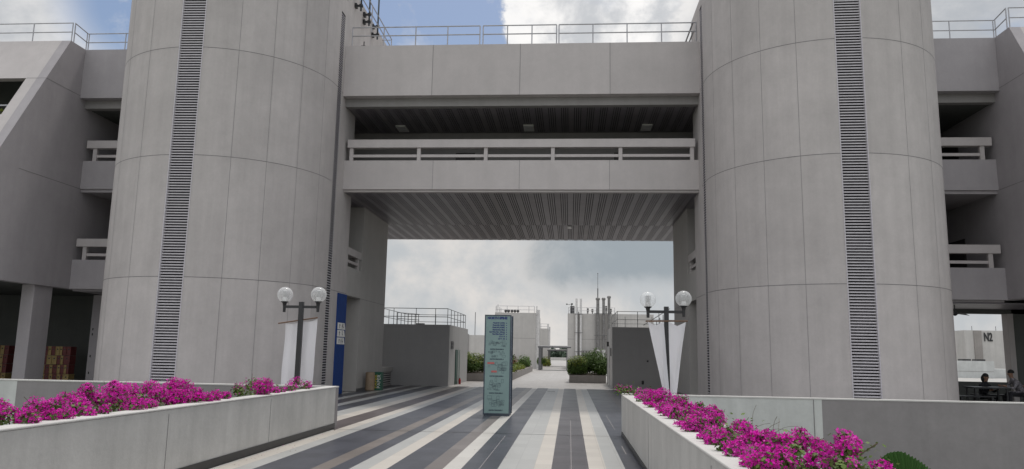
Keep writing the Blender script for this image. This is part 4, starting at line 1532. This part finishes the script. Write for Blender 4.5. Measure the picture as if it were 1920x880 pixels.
for x, y in [(2.35, 38.2), (3.35, 38.2), (4.4, 38.2), (5.6, 38.2), (2.35, 39.4), (2.35, 40.8), (2.35, 42.0), (2.35, 43.3), (3.1, 43.3), (4.6, 43.3)]:
    b = MB()
    b.tube((x, y, 2.97), (x, y, 3.76), 0.016, 6)
    b.build('post', M['steel_dark'], rr)
b = MB()
for k in range(4):
    x = 4.6 + k * 0.17
    b.tube((x, 41, 2.97), (x, 41, 3.45 + 0.16 * k), 0.02, 6)
b.tube((3.9, 41, 3.2), (5.3, 41, 4.1), 0.02, 6)
b.build('access_ladder_guard', M['steel_dark'], t)
b = MB()
b.lathe((3.55, 37.88, 0), [(0.02, 0.22), (0.06, 0.24), (0.06, 0.38), (0.02, 0.4)], 10)
b.lathe((3.8, 37.885, 0), [(0.01, 1.29), (0.04, 1.3), (0.04, 1.37), (0.01, 1.38)], 10)
b.build('wall_outlet', M['black'], t)
t = thing('fire_extinguisher', 'small red fire extinguisher at the green door of the left booth', 'extinguisher', (-5.6, 39.1, 0))
b = MB()
b.lathe((-5.58, 38.95, 0), [(0.05, 0.0), (0.06, 0.02), (0.06, 0.22), (0.03, 0.27), (0.02, 0.29)], 14)
b.build('cylinder', M['red'], t)
b = MB()
b.box(-5.60, -5.55, 38.92, 38.98, 0.29, 0.32)
b.build('valve', M['black'], t)

# ------------------------------------------------------------------ background planters and shrubs
def shrub(name, label, cat, x0, x1, y0, y1, z0, z1, mats, seed, n=2600, ls=0.13, wd=0.2, blade=False, group='shrubs in the planters beyond the passage'):
    rs = random.Random(seed)
    t = thing(name, label, cat, ((x0 + x1) / 2, (y0 + y1) / 2, z0), group)
    b = MB()
    lob = [(rs.uniform(x0, x1), rs.uniform(y0, y1), rs.uniform(0.55, 1.0)) for k in range(max(6, int((x1 - x0 + y1 - y0) * 2.2)))]
    for k in range(n):
        lx, ly, lh = rs.choice(lob)
        R = 0.42 + 0.3 * lh
        d = rdir(rs)
        q = rs.uniform(0.45, 1.0)
        h = (z1 - z0) * lh
        p = Vector((lx + d.x * R * q, ly + d.y * R * q, z0 + h * 0.5 + d.z * h * 0.5 * q))
        p.x = min(max(p.x, x0 - 0.12), x1 + 0.12)
        p.y = min(max(p.y, y0 - 0.12), y1 + 0.12)
        n_ = (d + Vector((0, 0, 0.5)) + rdir(rs) * 0.6).normalized()
        dd = (n_.cross(rdir(rs)) + Vector((0, 0, 0.35 if blade else -0.1))).normalized()
        mi = 1 if (len(mats) > 1 and (d.z > 0.3) and rs.random() < 0.55) else 0
        leaf(b, p, n_, dd, ls * rs.uniform(0.7, 1.5), wd, mi)
    b.build('foliage', mats, t, recalc=False)
    s = MB()
    for lx, ly, lh in lob:
        s.tube((lx, ly, z0 - 0.1), (lx + rs.uniform(-.1, .1), ly + rs.uniform(-.1, .1), z0 + (z1 - z0) * lh * 0.6), 0.02, 5)
    s.build('stems', M['stem'], t, recalc=False)
    return t


M['planter_bg'] = concrete('weathered_planter_tile', (0.27, 0.25, 0.235), var=0.08, streak=0.1)
t = thing('planter', 'low grey planter box of dark shrubs right of the far path', 'planter', (1.0, 46, 0))
b = MB()
b.box(-0.02, 2.06, 43.95, 50.0, 0.0, 0.44)
b.build('wall', M['planter_bg'], t)
b = MB()
b.box(0.1, 1.95, 44.1, 49.9, 0.44, 0.46)
b.build('soil', M['soil'], t)
shrub('shrub', 'yellow-topped dense shrub at the path corner of the right far planter', 'shrub', 0.05, 0.85, 44.3, 46.6, 0.40, 1.72, [M['shrub'], M['shrub_yellow']], 21, 6000, 0.10)
shrub('shrub', 'taller dark spiky shrub beside the pale side of the right booth', 'shrub', 0.75, 2.0, 44.3, 47.0, 0.40, 2.1, [M['shrub']], 22, 7000, 0.17, 0.13, True)
t = thing('planter', 'long low grey planter of shrubs running along the left of the far path', 'planter', (-5, 56, 0))
b = MB()
b.prism_x([(43.3, 0), (71, 0), (71, 0.44), (43.3, 0.44)], -9.2, -3.42)
b.build('wall', M['planter_bg'], t)
b = MB()
b.box(-9.1, -3.55, 43.45, 70.9, 0.44, 0.46)
b.build('soil', M['soil'], t)
shrub('shrub', 'dark bushy shrub between the left booth and the directory pillar', 'shrub', -7.2, -4.3, 43.7, 46.5, 0.40, 1.85, [M['shrub'], M['shrub_yellow']], 23, 8000, 0.15, 0.15, True)
shrub('ground_cover_plant', 'bright green low plants on the far planter edge right of the directory pillar', 'plant', -4.5, -3.6, 47, 60, 0.42, 1.0, [M['shrub_yellow'], M['shrub']], 24, 3200, 0.13)
shrub('croton', 'reddish croton bushes behind the low green plants of the far planter', 'plant', -5.6, -4.3, 49, 66, 0.42, 1.75, [M['croton'], M['shrub']], 25, 4200, 0.2, 0.2, True)
shrub('shrub', 'rounded green shrub at the far end of the left far planter', 'shrub', -4.6, -3.7, 66, 70, 0.42, 1.6, [M['shrub']], 26, 1600, 0.15)
shrub('potted_plant', 'dark potted plant at the left post of the near covered gateway', 'plant', -3.1, -2.5, 77.5, 78.2, 0.5, 1.4, [M['shrub']], 27, 700, 0.15)
shrub('shrub', 'small shrub beyond the near covered gateway', 'shrub', -3.3, -2.7, 98, 104, 0.0, 1.5, [M['shrub_yellow']], 28, 700, 0.2)

# ------------------------------------------------------------------ gateways along the path
def gateway(label, x0, x1, y0, y1, zt, w):
    t = thing('covered_gateway', label, 'gateway', ((x0 + x1) / 2, y0, 0))
    b = MB()
    b.box(x0 - 0.2, x1 + 0.4, y0, y1, zt, zt + 0.07)
    b.build('roof', M['white_pipe'], t)
    b = MB()
    b.box(x0 - 0.2, x1 + 0.4, y0 - 0.05, y0, zt - 0.16, zt - 0.01)
    b.build('beam', M['steel_dark'], t)
    for x, ww in ((x0, w), (x1, 0.07)):
        for y in (y0, y1 - 0.2):
            b = MB()
            b.box(x - ww / 2, x + ww / 2, y, y + 0.15, 0, zt - 0.05)
            b.build('post', M['steel_dark'], t)
    b = MB()
    b.box(x0, x1, y0 - 0.02, y0 + 0.02, 0.001, 0.03)
    b.build('threshold', M['steel_dark'], t)


gateway('nearer dark-framed covered gateway over the far path, between the white blocks', -2.95, -0.28, 76, 80, 2.36, 0.28)
gateway('farther dark-framed covered gateway seen through the nearer one', -2.72, -0.4, 100, 104, 2.15, 0.2)

# ------------------------------------------------------------------ white plant buildings beyond
t = thing('roof_block', 'white flat-roofed block with black roof vents behind the directory pillar', 'building', (-6, 85, 0))
b = MB()
b.box(-8.2, -3.72, 83, 96, 0, 6.0)
b.box(-8.2, -3.72, 82.995, 82.998, 3.22, 3.26, 1)
b.build('wall', [M['white'], M['gallery_wall']], t)
b = MB()
b.box(-3.719, -3.3, 83.2, 84.0, 0, 6.35)
b.tube((-3.62, 83.1, 5.8), (-3.62, 83.1, 6.75), 0.06, 8)
b.build('wall_duct', M['white_pipe'], t)
for x in (-7.05, -6.72, -6.36, -6.03, -5.7):
    b = MB()
    b.lathe((x, 83.3, 0), [(0.07, 6.0), (0.07, 6.08), (0.16, 6.12), (0.16, 6.26), (0.05, 6.33)], 10)
    b.build('roof_vent', M['black'], t)
b = MB()
rail_box(b, [(-8.1, 83.4), (-3.9, 83.4)], 6, (6.35, 6.75), 0.025)
for x in (-8.1, -6.9, -5.7, -4.5, -3.9):
    b.tube((x, 83.4, 6), (x, 83.4, 6.75), 0.025, 6)
b.build('roof_railing', M['steel'], t)
b = MB()
for x, z in ((-8.15, 6.7), (-7.95, 6.95), (-7.75, 6.6), (-7.6, 6.5)):
    b.tube((x, 83.6, 6), (x, 83.6, z), 0.045, 6)
b.build('roof_pipes', M['white_pipe'], t)
t = thing('roof_block', 'smaller white block farther back beside the covered gateways', 'building', (-4, 107, 0))
b = MB()
b.box(-7, -3.0, 105, 115, 0, 5.05)
b.build('wall', M['white'], t)
b = MB()
b.box(-2.999, -2.7, 105.2, 106, 0, 5.3)
b.tube((-2.95, 105, 4.8), (-2.95, 105, 5.7), 0.08, 8)
b.build('wall_duct', M['white_pipe'], t)
b = MB()
rail_box(b, [(-5, 105.3), (-3.1, 105.3)], 5, (5.35, 5.7), 0.03)
for x in (-4.9, -4.0, -3.1):
    b.tube((x, 105.3, 5), (x, 105.3, 5.7), 0.03, 6)
b.build('roof_railing', M['steel'], t)

t = thing('roof_block', 'white block with tall flues and an antenna mast above the dark shrubs', 'building', (3, 85, 0))
b = MB()
b.box(-0.25, 9.0, 83, 97, 0, 6.0)
b.box(-0.25, 9.0, 82.995, 82.998, 3.22, 3.26, 1)
b.build('wall', [M['white'], M['gallery_wall']], t)
for x in (0.70, 1.17):
    b = MB()
    b.tube((x, 82.75, 0.7), (x, 82.75, 7.6), 0.115, 12)
    b.build('white_duct', M['white_pipe'], t, smooth=False)
b = MB()
b.tube((0.94, 82.8, 0.7), (0.94, 82.8, 6.2), 0.05, 8)
b.build('downpipe', M['grey_pipe'], t)
for x, z0, z1, r in ((3.0, 2.15, 7.45, 0.17), (3.62, 2.15, 7.45, 0.15), (4.2, 2.1, 7.65, 0.15)):
    b = MB()
    b.tube((x, 82.7, z0), (x, 82.7, z1), r, 12)
    b.lathe((x, 82.7, 0), [(r, z1), (r * 1.4, z1 + 0.05), (r * 1.4, z1 + 0.2), (r * .9, z1 + 0.28)], 12)
    fl = b.build('flue', M['grey_pipe'], t)
    b = MB()
    b.tube((x, 82.7, 0.6), (x, 82.7, z0 - 0.002), r * 1.25, 12)
    b.build('flue_base', M['white_pipe'], fl)
b = MB()
for z in (1.9, 3.9, 5.9):
    b.box(0.5, 1.4, 82.58, 82.63, z, z + 0.05)
for z in (3.65, 6.0):
    b.box(2.6, 4.5, 82.48, 82.53, z, z + 0.05)
b.box(2.68, 2.73, 82.5, 82.55, 0.6, 6.0)
b.build('pipe_bracket', M['steel_dark'], t)
b = MB()
b.tube((3.0, 82.9, 7.5), (3.0, 82.9, 8.75), 0.06, 8)
b.tube((3.0, 82.9, 8.75), (3.0, 82.9, 10.35), 0.025, 6)
b.ball((3.0, 82.9, 10.38), 0.06, 8, 6)
b.build('antenna_mast', M['steel_dark'], t)
b = MB()
for x in (1.4, 1.7, 2.0):
    b.box(x, x + 0.12, 82.6, 82.75, 0.6, 2.0)
b.box(1.3, 2.3, 82.55, 82.6, 1.98, 2.03)
b.box(1.3, 2.3, 82.55, 82.6, 0.9, 0.95)
b.build('pipe_rack', M['grey_pipe'], t)
b = MB()
rail_box(b, [(-0.15, 83.4), (4.9, 83.4)], 6, (6.35, 6.7), 0.022)
for k in range(6):
    b.tube((-0.15 + k, 83.4, 6), (-0.15 + k, 83.4, 6.7), 0.022, 6)
b.build('roof_railing', M['steel'], t)
for x, h in ((1.95, 0.62), (2.0 + 0.45, 0.55), (3.95, 0.9), (4.45, 0.6), (0.35, 0.7)):
    b = MB()
    b.box(x - 0.06, x + 0.06, 83.6, 83.7, 6.0, 6.0 + h * 0.4)
    b.box(x - 0.12, x + 0.10, 83.55, 83.75, 6.0 + h * 0.4, 6.0 + h)
    b.build('roof_exhaust', M['grey_pipe'], t)
b = MB()
b.box(0.02, 0.5, 83.5, 83.9, 6.0, 6.85)
b.build('roof_cabinet', M['steel_dark'], t)
b = MB()
b.tube((0.15, 83.3, 6.0), (0.15, 83.3, 7.0), 0.03, 6)
b.tube((-0.35, 83.3, 6.98), (0.25, 83.3, 7.02), 0.02, 6)
b.box(-0.42, -0.28, 83.2, 83.35, 6.95, 7.08)
b.box(0.1, 0.3, 83.2, 83.35, 6.95, 7.12)
b.build('security_camera', M['black'], t)

t = thing('roof_block', 'pale distant block with a thin mast, between the left booth and the directory pillar', 'building', (-13, 120, 0))
b = MB()
b.box(-17.2, -10, 120, 130, 0, 4.35)
b.box(-17.25, -15.9, 119.9, 120, 0, 4.5, 1)
b.build('wall', [M['white'], M['gallery_wall']], t)
b = MB()
b.tube((-15.1, 121, 4.35), (-15.1, 121, 8.0), 0.06, 6)
b.build('mast', M['steel_dark'], t)
b = MB()
b.box(-13.2, -12.2, 121, 122, 4.35, 4.9)
b.build('roof_tank', M['grey_pipe'], t)

t = thing('office_building', 'white low building with dark window bands behind the left parapet', 'building', (-17, 62, 0))
b = MB()
b.box(-24, -13.3, 60, 70, -1.6, 0.95)
b.box(-24, -13.3, 60, 70, 2.35, 2.95)
b.box(-23.9, -13.4, 60.3, 69, 0.951, 2.349, 1)
b.box(-24.4, -12.9, 59.7, 70, 3.1, 3.25, 2)
b.box(-24, -13.3, 60.2, 70, 2.951, 3.099, 2)
b.build('wall', [M['white'], M['glass_dark'], M['steel_dark']], t)

# far tree line at the end of the path and beside the terrace
def far_tree(x, y, h, w, label, seed):
    rs = random.Random(seed)
    t = thing('tree', label, 'tree', (x, y, -1.6), 'far trees on the horizon')
    b = MB()
    for k in range(420):
        d = rdir(rs)
        q = rs.uniform(0.5, 1.0) * (0.8 + 0.25 * math.sin(d.x * 5 + seed))
        p = Vector((x + d.x * w * q, y + d.y * w * q, h - w * 0.75 + d.z * w * 0.75 * q))
        n_ = (d + rdir(rs) * .7).normalized()
        leaf(b, p, n_, n_.cross(rdir(rs)).normalized(), w * 0.3, 0.5)
    b.build('crown', M['far_leaf'], t, recalc=False)
    b = MB()
    b.tube((x, y, -1.6), (x, y, h - w * 0.6), w * 0.07, 7, w * 0.04)
    b.build('trunk', M['stem'], t)


for k, (x, y, h, w) in enumerate(((-9.5, 262, 5.0, 4.0), (-5.0, 266, 4.0, 3.6), (-1.0, 263, 4.6, 3.6), (2.6, 268, 3.9, 3.4), (-13, 270, 5.5, 4))):
    far_tree(x, y, h, w, ('tallest', 'second', 'third', 'fourth', 'outermost')[k] + ' of the dim green far trees seen through the gateways, from the left', 40 + k)
b = MB()
b.box(-12, 5, 200, 201, -1.6, 0.75)
tag(b.build('boundary_wall', M['white'], org=(0, 200, 0)), 'low pale boundary wall across the far end of the path', 'wall')

# ------------------------------------------------------------------ right bay: terrace view, tables, people, fan
t = thing('lecture_block', 'white block marked N2 seen across the terrace at the far right', 'building', (48, 92, 0))
b = MB()
b.box(44.5, 56, 90, 105, -1.6, 5.1)
b.box(45.47, 46.30, 89.88, 90, 1.5, 5.08, 1)
b.build('wall', [M['white'], M['planter_bg']], t)
text_part('lettering', 'N2', 1.32, (47.02, 89.95, 4.32), (1, 0, 0), (0, 0, 1), M['black'], t, depth=0.03, xs=0.56, bold=0.035)
b = MB()
for x in (45.6, 48.2):
    b.tube((x, 90.5, 5.1), (x, 90.5, 5.6), 0.03, 6)
b.build('roof_mast', M['steel_dark'], t)
t = thing('terrace_block', 'low grey roof parapet in front of the white N2 block', 'building', (45, 80, 0))
b = MB()
b.box(34, 42.2, 80, 86, -1.6, 1.68)
b.box(34, 42.1, 79.99, 79.995, 0.62, 0.66, 1)
b.box(42.2, 52, 81, 86, -1.6, 0.9)
b.build('wall', [M['planter_light'], M['gallery_wall']], t)
for x in (40.2, 41.6):
    b = MB()
    b.box(x - 0.5, x + 0.3, 81, 82, 1.68, 1.85)
    b.build('roof_hatch', M['black'], t)
far_tree(39.0, 95, 3.3, 1.6, 'small dark tree left of the white N2 block', 61)


def cafe_table(x, y, label):
    t = thing('canteen_table', label, 'table', (x, y, 0), 'dark canteen tables under the right wing')
    b = MB()
    b.box(x - 0.62, x + 0.62, y - 0.36, y + 0.36, 0.70, 0.745)
    b.build('table_top', M['black'], t)
    for sx in (-0.52, 0.52):
        for sy in (-0.28, 0.28):
            b = MB()
            b.box(x + sx - 0.025, x + sx + 0.025, y + sy - 0.025, y + sy + 0.025, 0, 0.70)
            b.build('leg', M['black'], t)
    return t


def bench(x, y, label):
    t = thing('bench', label, 'bench', (x, y, 0), 'dark benches under the right wing')
    b = MB()
    b.box(x - 0.6, x + 0.6, y - 0.15, y + 0.15, 0.42, 0.46)
    b.build('seat', M['black'], t)
    for sx in (-0.5, 0.5):
        b = MB()
        b.box(x + sx - 0.03, x + sx + 0.03, y - 0.13, y + 0.13, 0, 0.42)
        b.build('leg', M['black'], t)


cafe_table(14.45, 28.0, 'dark canteen table in front of the seated people, right of the tower')
cafe_table(13.0, 29.0, 'dark canteen table half hidden by the right tower')
bench(14.95, 28.75, 'dark bench under the person with covered head')
bench(13.75, 27.4, 'empty dark bench in front of the canteen table')
bench(15.75, 28.1, 'dark bench under the two people at the photo edge')


def person(x, y, z, face, shirt, label, lean=0.12, hair_long=False, s=1.0):
    """seated figure, facing angle 'face' (radians from +X), hips at bench height z"""
    t = thing('person', label, 'person', (x, y, 0), 'people seated at the canteen tables')
    ca, sa = math.cos(face), math.sin(face)

    def P(f, l, h):
        return (f * ca - l * sa, f * sa + l * ca, h)
    V = [P(0, 0, z + 0.10), P(0.02, 0, z + 0.30), P(lean * 0.7, 0, z + 0.47), P(lean, 0, z + 0.56), P(lean + 0.03, 0, z + 0.64), P(lean + 0.05, 0, z + 0.73), P(lean + 0.04, 0, z + 0.82)]
    Rr = [0.15, 0.135, 0.15, 0.075, 0.06, 0.088, 0.075]
    Ed = [(0, 1), (1, 2), (2, 3), (3, 4), (4, 5), (5, 6)]
    for sd_ in (-1, 1):
        i = len(V)
        V += [P(0.02, 0.10 * sd_, z + 0.08), P(0.42, 0.12 * sd_, z + 0.06), P(0.44, 0.12 * sd_, 0.08), P(0.58, 0.12 * sd_, 0.035)]
        Rr += [0.095, 0.068, 0.045, 0.04]
        Ed += [(0, i), (i, i + 1), (i + 1, i + 2), (i + 2, i + 3)]
        i = len(V)
        V += [P(lean * 0.75, 0.19 * sd_, z + 0.47), P(lean + 0.1, 0.24 * sd_, z + 0.24), P(lean + 0.34, 0.15 * sd_, z + 0.33), P(lean + 0.42, 0.13 * sd_, z + 0.34)]
        Rr += [0.062, 0.045, 0.034, 0.032]
        Ed += [(2, i), (i, i + 1), (i + 1, i + 2), (i + 2, i + 3)]
    me = bpy.data.meshes.new('body_skeleton')
    me.from_pydata(V, Ed, [])
    o = bpy.data.objects.new('body_tmp', me)
    C.objects.link(o)
    sk = o.modifiers.new('skin', 'SKIN')
    for k, r_ in enumerate(Rr):
        me.skin_vertices[0].data[k].radius = (r_, r_)
    me.skin_vertices[0].data[0].use_root = True
    ss = o.modifiers.new('sub', 'SUBSURF')
    ss.levels = ss.render_levels = 2
    m2 = bpy.data.meshes.new_from_object(o.evaluated_get(bpy.context.evaluated_depsgraph_get()))
    bpy.data.objects.remove(o)
    m2.name = 'body'
    m2.materials.clear()
    for mm in (shirt, M['skin'], M['shirt_dark']):
        m2.materials.append(mm)
    hz = z + 0.60
    hand = lean + 0.30
    for pgn in m2.polygons:
        cc = pgn.center
        f = cc.x * ca + cc.y * sa
        pgn.material_index = 1 if (cc.z > hz or (f > hand and cc.z > z + 0.2)) else (2 if cc.z < z + 0.12 else 0)
        pgn.use_smooth = True
    ob = bpy.data.objects.new('body', m2)
    C.objects.link(ob)
    ob.parent = t
    ORG[ob.name] = Vector((x, y, 0))
    # hair cap, nose, ears
    b = MB()
    hc = P(lean + 0.025, 0, z + 0.795)
    b.ball((x + hc[0], y + hc[1], hc[2]), 0.103, 14, 10, 1.0, 0, -0.25)
    if hair_long:
        hb = P(lean - 0.04, 0, z + 0.70)
        b.ball((x + hb[0], y + hb[1], hb[2]), 0.10, 12, 8, 1.5)
    b.build('hair', M['hair'], t, smooth=True)
    b = MB()
    for l in (-0.085, 0.085):
        e = P(lean + 0.05, l, z + 0.745)
        b.ball((x + e[0], y + e[1], e[2]), 0.022, 8, 6, 1.3)
    e = P(lean + 0.145, 0, z + 0.735)
    b.ball((x + e[0], y + e[1], e[2]), 0.018, 8, 6, 1.3)
    b.build('face_features', M['skin'], t, smooth=True)
    return t


person(14.72, 28.75, 0.31, -PI / 2 + 0.4, M['shirt_dark'], 'person in dark clothes with covered dark head, seated behind the canteen table', 0.1, True)
person(15.62, 28.1, 0.46, PI, M['shirt_grey'], 'person in a grey patterned shirt bending over the table, facing left', 0.24)
person(16.05, 27.7, 0.46, PI - 0.3, M['shirt_red'], 'person in a maroon shirt at the right edge of the photo', 0.05)

t = thing('fan', 'dark three-bladed fan hanging under the right wing next to the tower', 'fan', (13.33, 27.5, 3.6))
b = MB()
b.tube((13.33, 27.5, 3.55), (13.33, 27.5, 3.30), 0.02, 8)
b.build('rod', M['black'], t)
b = MB()
b.lathe((13.33, 27.5, 3.2), [(0.03, 0.12), (0.09, 0.09), (0.10, 0.03), (0.06, -0.02), (0.02, -0.04)], 14)
b.build('motor', M['black'], t)
for k in range(3):
    a = 0.35 + k * 2 * PI / 3
    d = Vector((math.cos(a), math.sin(a), 0))
    s_ = Vector((-math.sin(a), math.cos(a), 0))
    c0, c1 = Vector((13.33, 27.5, 3.23)) + d * 0.09, Vector((13.33, 27.5, 3.21)) + d * 0.55
    b = MB()
    b.hexa([c0 - s_ * 0.03, c1 - s_ * 0.07 + Vector((0, 0, -0.03)), c1 + s_ * 0.07 + Vector((0, 0, 0.03)), c0 + s_ * 0.03],
           [p + Vector((0, 0, 0.008)) for p in (c0 - s_ * 0.03, c1 - s_ * 0.07 + Vector((0, 0, -0.03)), c1 + s_ * 0.07 + Vector((0, 0, 0.03)), c0 + s_ * 0.03)])
    b.build('blade', M['black'], t)

# ------------------------------------------------------------------ stacked crates under the left wing
def crate(x0, x1, zt, y, col, label, h=0.35, d=0.35):
    t = thing('crate', label, 'crate', ((x0 + x1) / 2, y, zt - h), 'red and yellow crates stacked under the left wing')
    b = MB()
    m_ = M['crate_red'] if col == 'red' else M['crate_yellow']
    b.box(x0 + 0.004, x1 - 0.004, y, y + d, zt - h + 0.003, zt - 0.004)
    for xx in (x0 + 0.004, x1 - 0.022):
        b.box(xx, xx + 0.018, y - 0.012, y - 0.001, zt - h + 0.003, zt - 0.004)
    b.box(x0 + 0.022, x1 - 0.022, y - 0.012, y - 0.001, zt - 0.035, zt - 0.004)
    b.build('body', m_, t)
    b = MB()
    xc = (x0 + x1) / 2
    b.box(xc - 0.03, xc + 0.03, y - 0.004, y - 0.001, zt - 0.14, zt - 0.09)
    b.build('handle_hole', M['black'], t)


rows = [['y.16', 'r.18', 'y.14', 'r.17', 'y.17', 'y.12', 'r.16', 'r.19'],
        ['y.15', 'r.17', 'y.20', 'y.22', 'r.15', 'y.12', 'r.28'],
        ['r.19', 'y.13', 'r.19', 'y.13', 'r.19', 'y.13', 'r.16', 'y.10', 'r.10'],
        ['r.20', 'y.14', 'r.18', 'y.15', 'r.18', 'y.15', 'r.10', 'y.25']]
rown = ['top', 'second', 'third', 'bottom']
cname = {'r': 'red', 'y': 'yellow'}
ordn = ['first', 'second', 'third', 'fourth', 'fifth', 'sixth', 'seventh', 'eighth', 'ninth']
for ri, row in enumerate(rows):
    x = -21.02 if ri < 2 else -21.06
    for ci, e in enumerate(row):
        w = float(e[1:])
        crate(x, x + w, 1.55 - 0.36 * ri, 29.0, cname[e[0]], '%s crate, %s along the %s row, right of the grey column' % (cname[e[0]], ordn[ci], rown[ri]))
        x += w
rows2 = [['y.2', 'r.16', 'y.17', 'r.20'], ['y.18', 'r.17', 'y.16', 'r.2'], ['r.2', 'r.15', 'y.17', 'r.18'], ['r.17', 'y.16', 'r.17', 'y.2']]
for ri, row in enumerate(rows2):
    x = -23.05
    for ci, e in enumerate(row):
        w = float(e[1:])
        crate(x, x + w, 1.55 - 0.36 * ri, 29.0, cname[e[0]], '%s crate, %s along the %s row, left of the grey column' % (cname[e[0]], ordn[ci], rown[ri]))
        x += w
for x0, x1, lab in ((-21.1, -19.4, 'wooden pallet under the crates right of the grey column'), (-23.1, -22.2, 'wooden pallet under the crates left of the grey column')):
    t = thing('pallet', lab, 'pallet', ((x0 + x1) / 2, 29.2, 0))
    b = MB()
    b.box(x0, x1, 28.95, 29.45, 0.06, 0.108)
    b.build('deck', M['wood'], t)
    b = MB()
    for x in (x0, (x0 + x1) / 2 - 0.04, x1 - 0.08):
        b.box(x, x + 0.08, 28.95, 29.45, 0, 0.06)
    b.build('bearers', M['wood'], t)

# plant spilling from the window recess of the left wing
rs = random.Random(77)
t = thing('potted_plant', 'green plant in the window recess of the left wing', 'plant', (-20.3, 24.2, 9.25))
b = MB()
for k in range(260):
    d = rdir(rs)
    p = Vector((-20.2 + d.x * 0.45, 24.15 + d.y * 0.25, 9.5 + d.z * 0.26)) 
    n_ = (d + rdir(rs) * .6).normalized()
    leaf(b, p, n_, (n_.cross(rdir(rs)) + Vector((0.4, 0, 0))).normalized(), 0.13, 0.22)
b.build('foliage', M['shrub_yellow'], t, recalc=False)
b = MB()
b.box(-20.8, -19.7, 24.0, 24.3, 9.25, 9.4)
b.build('trough', M['wing'], t)
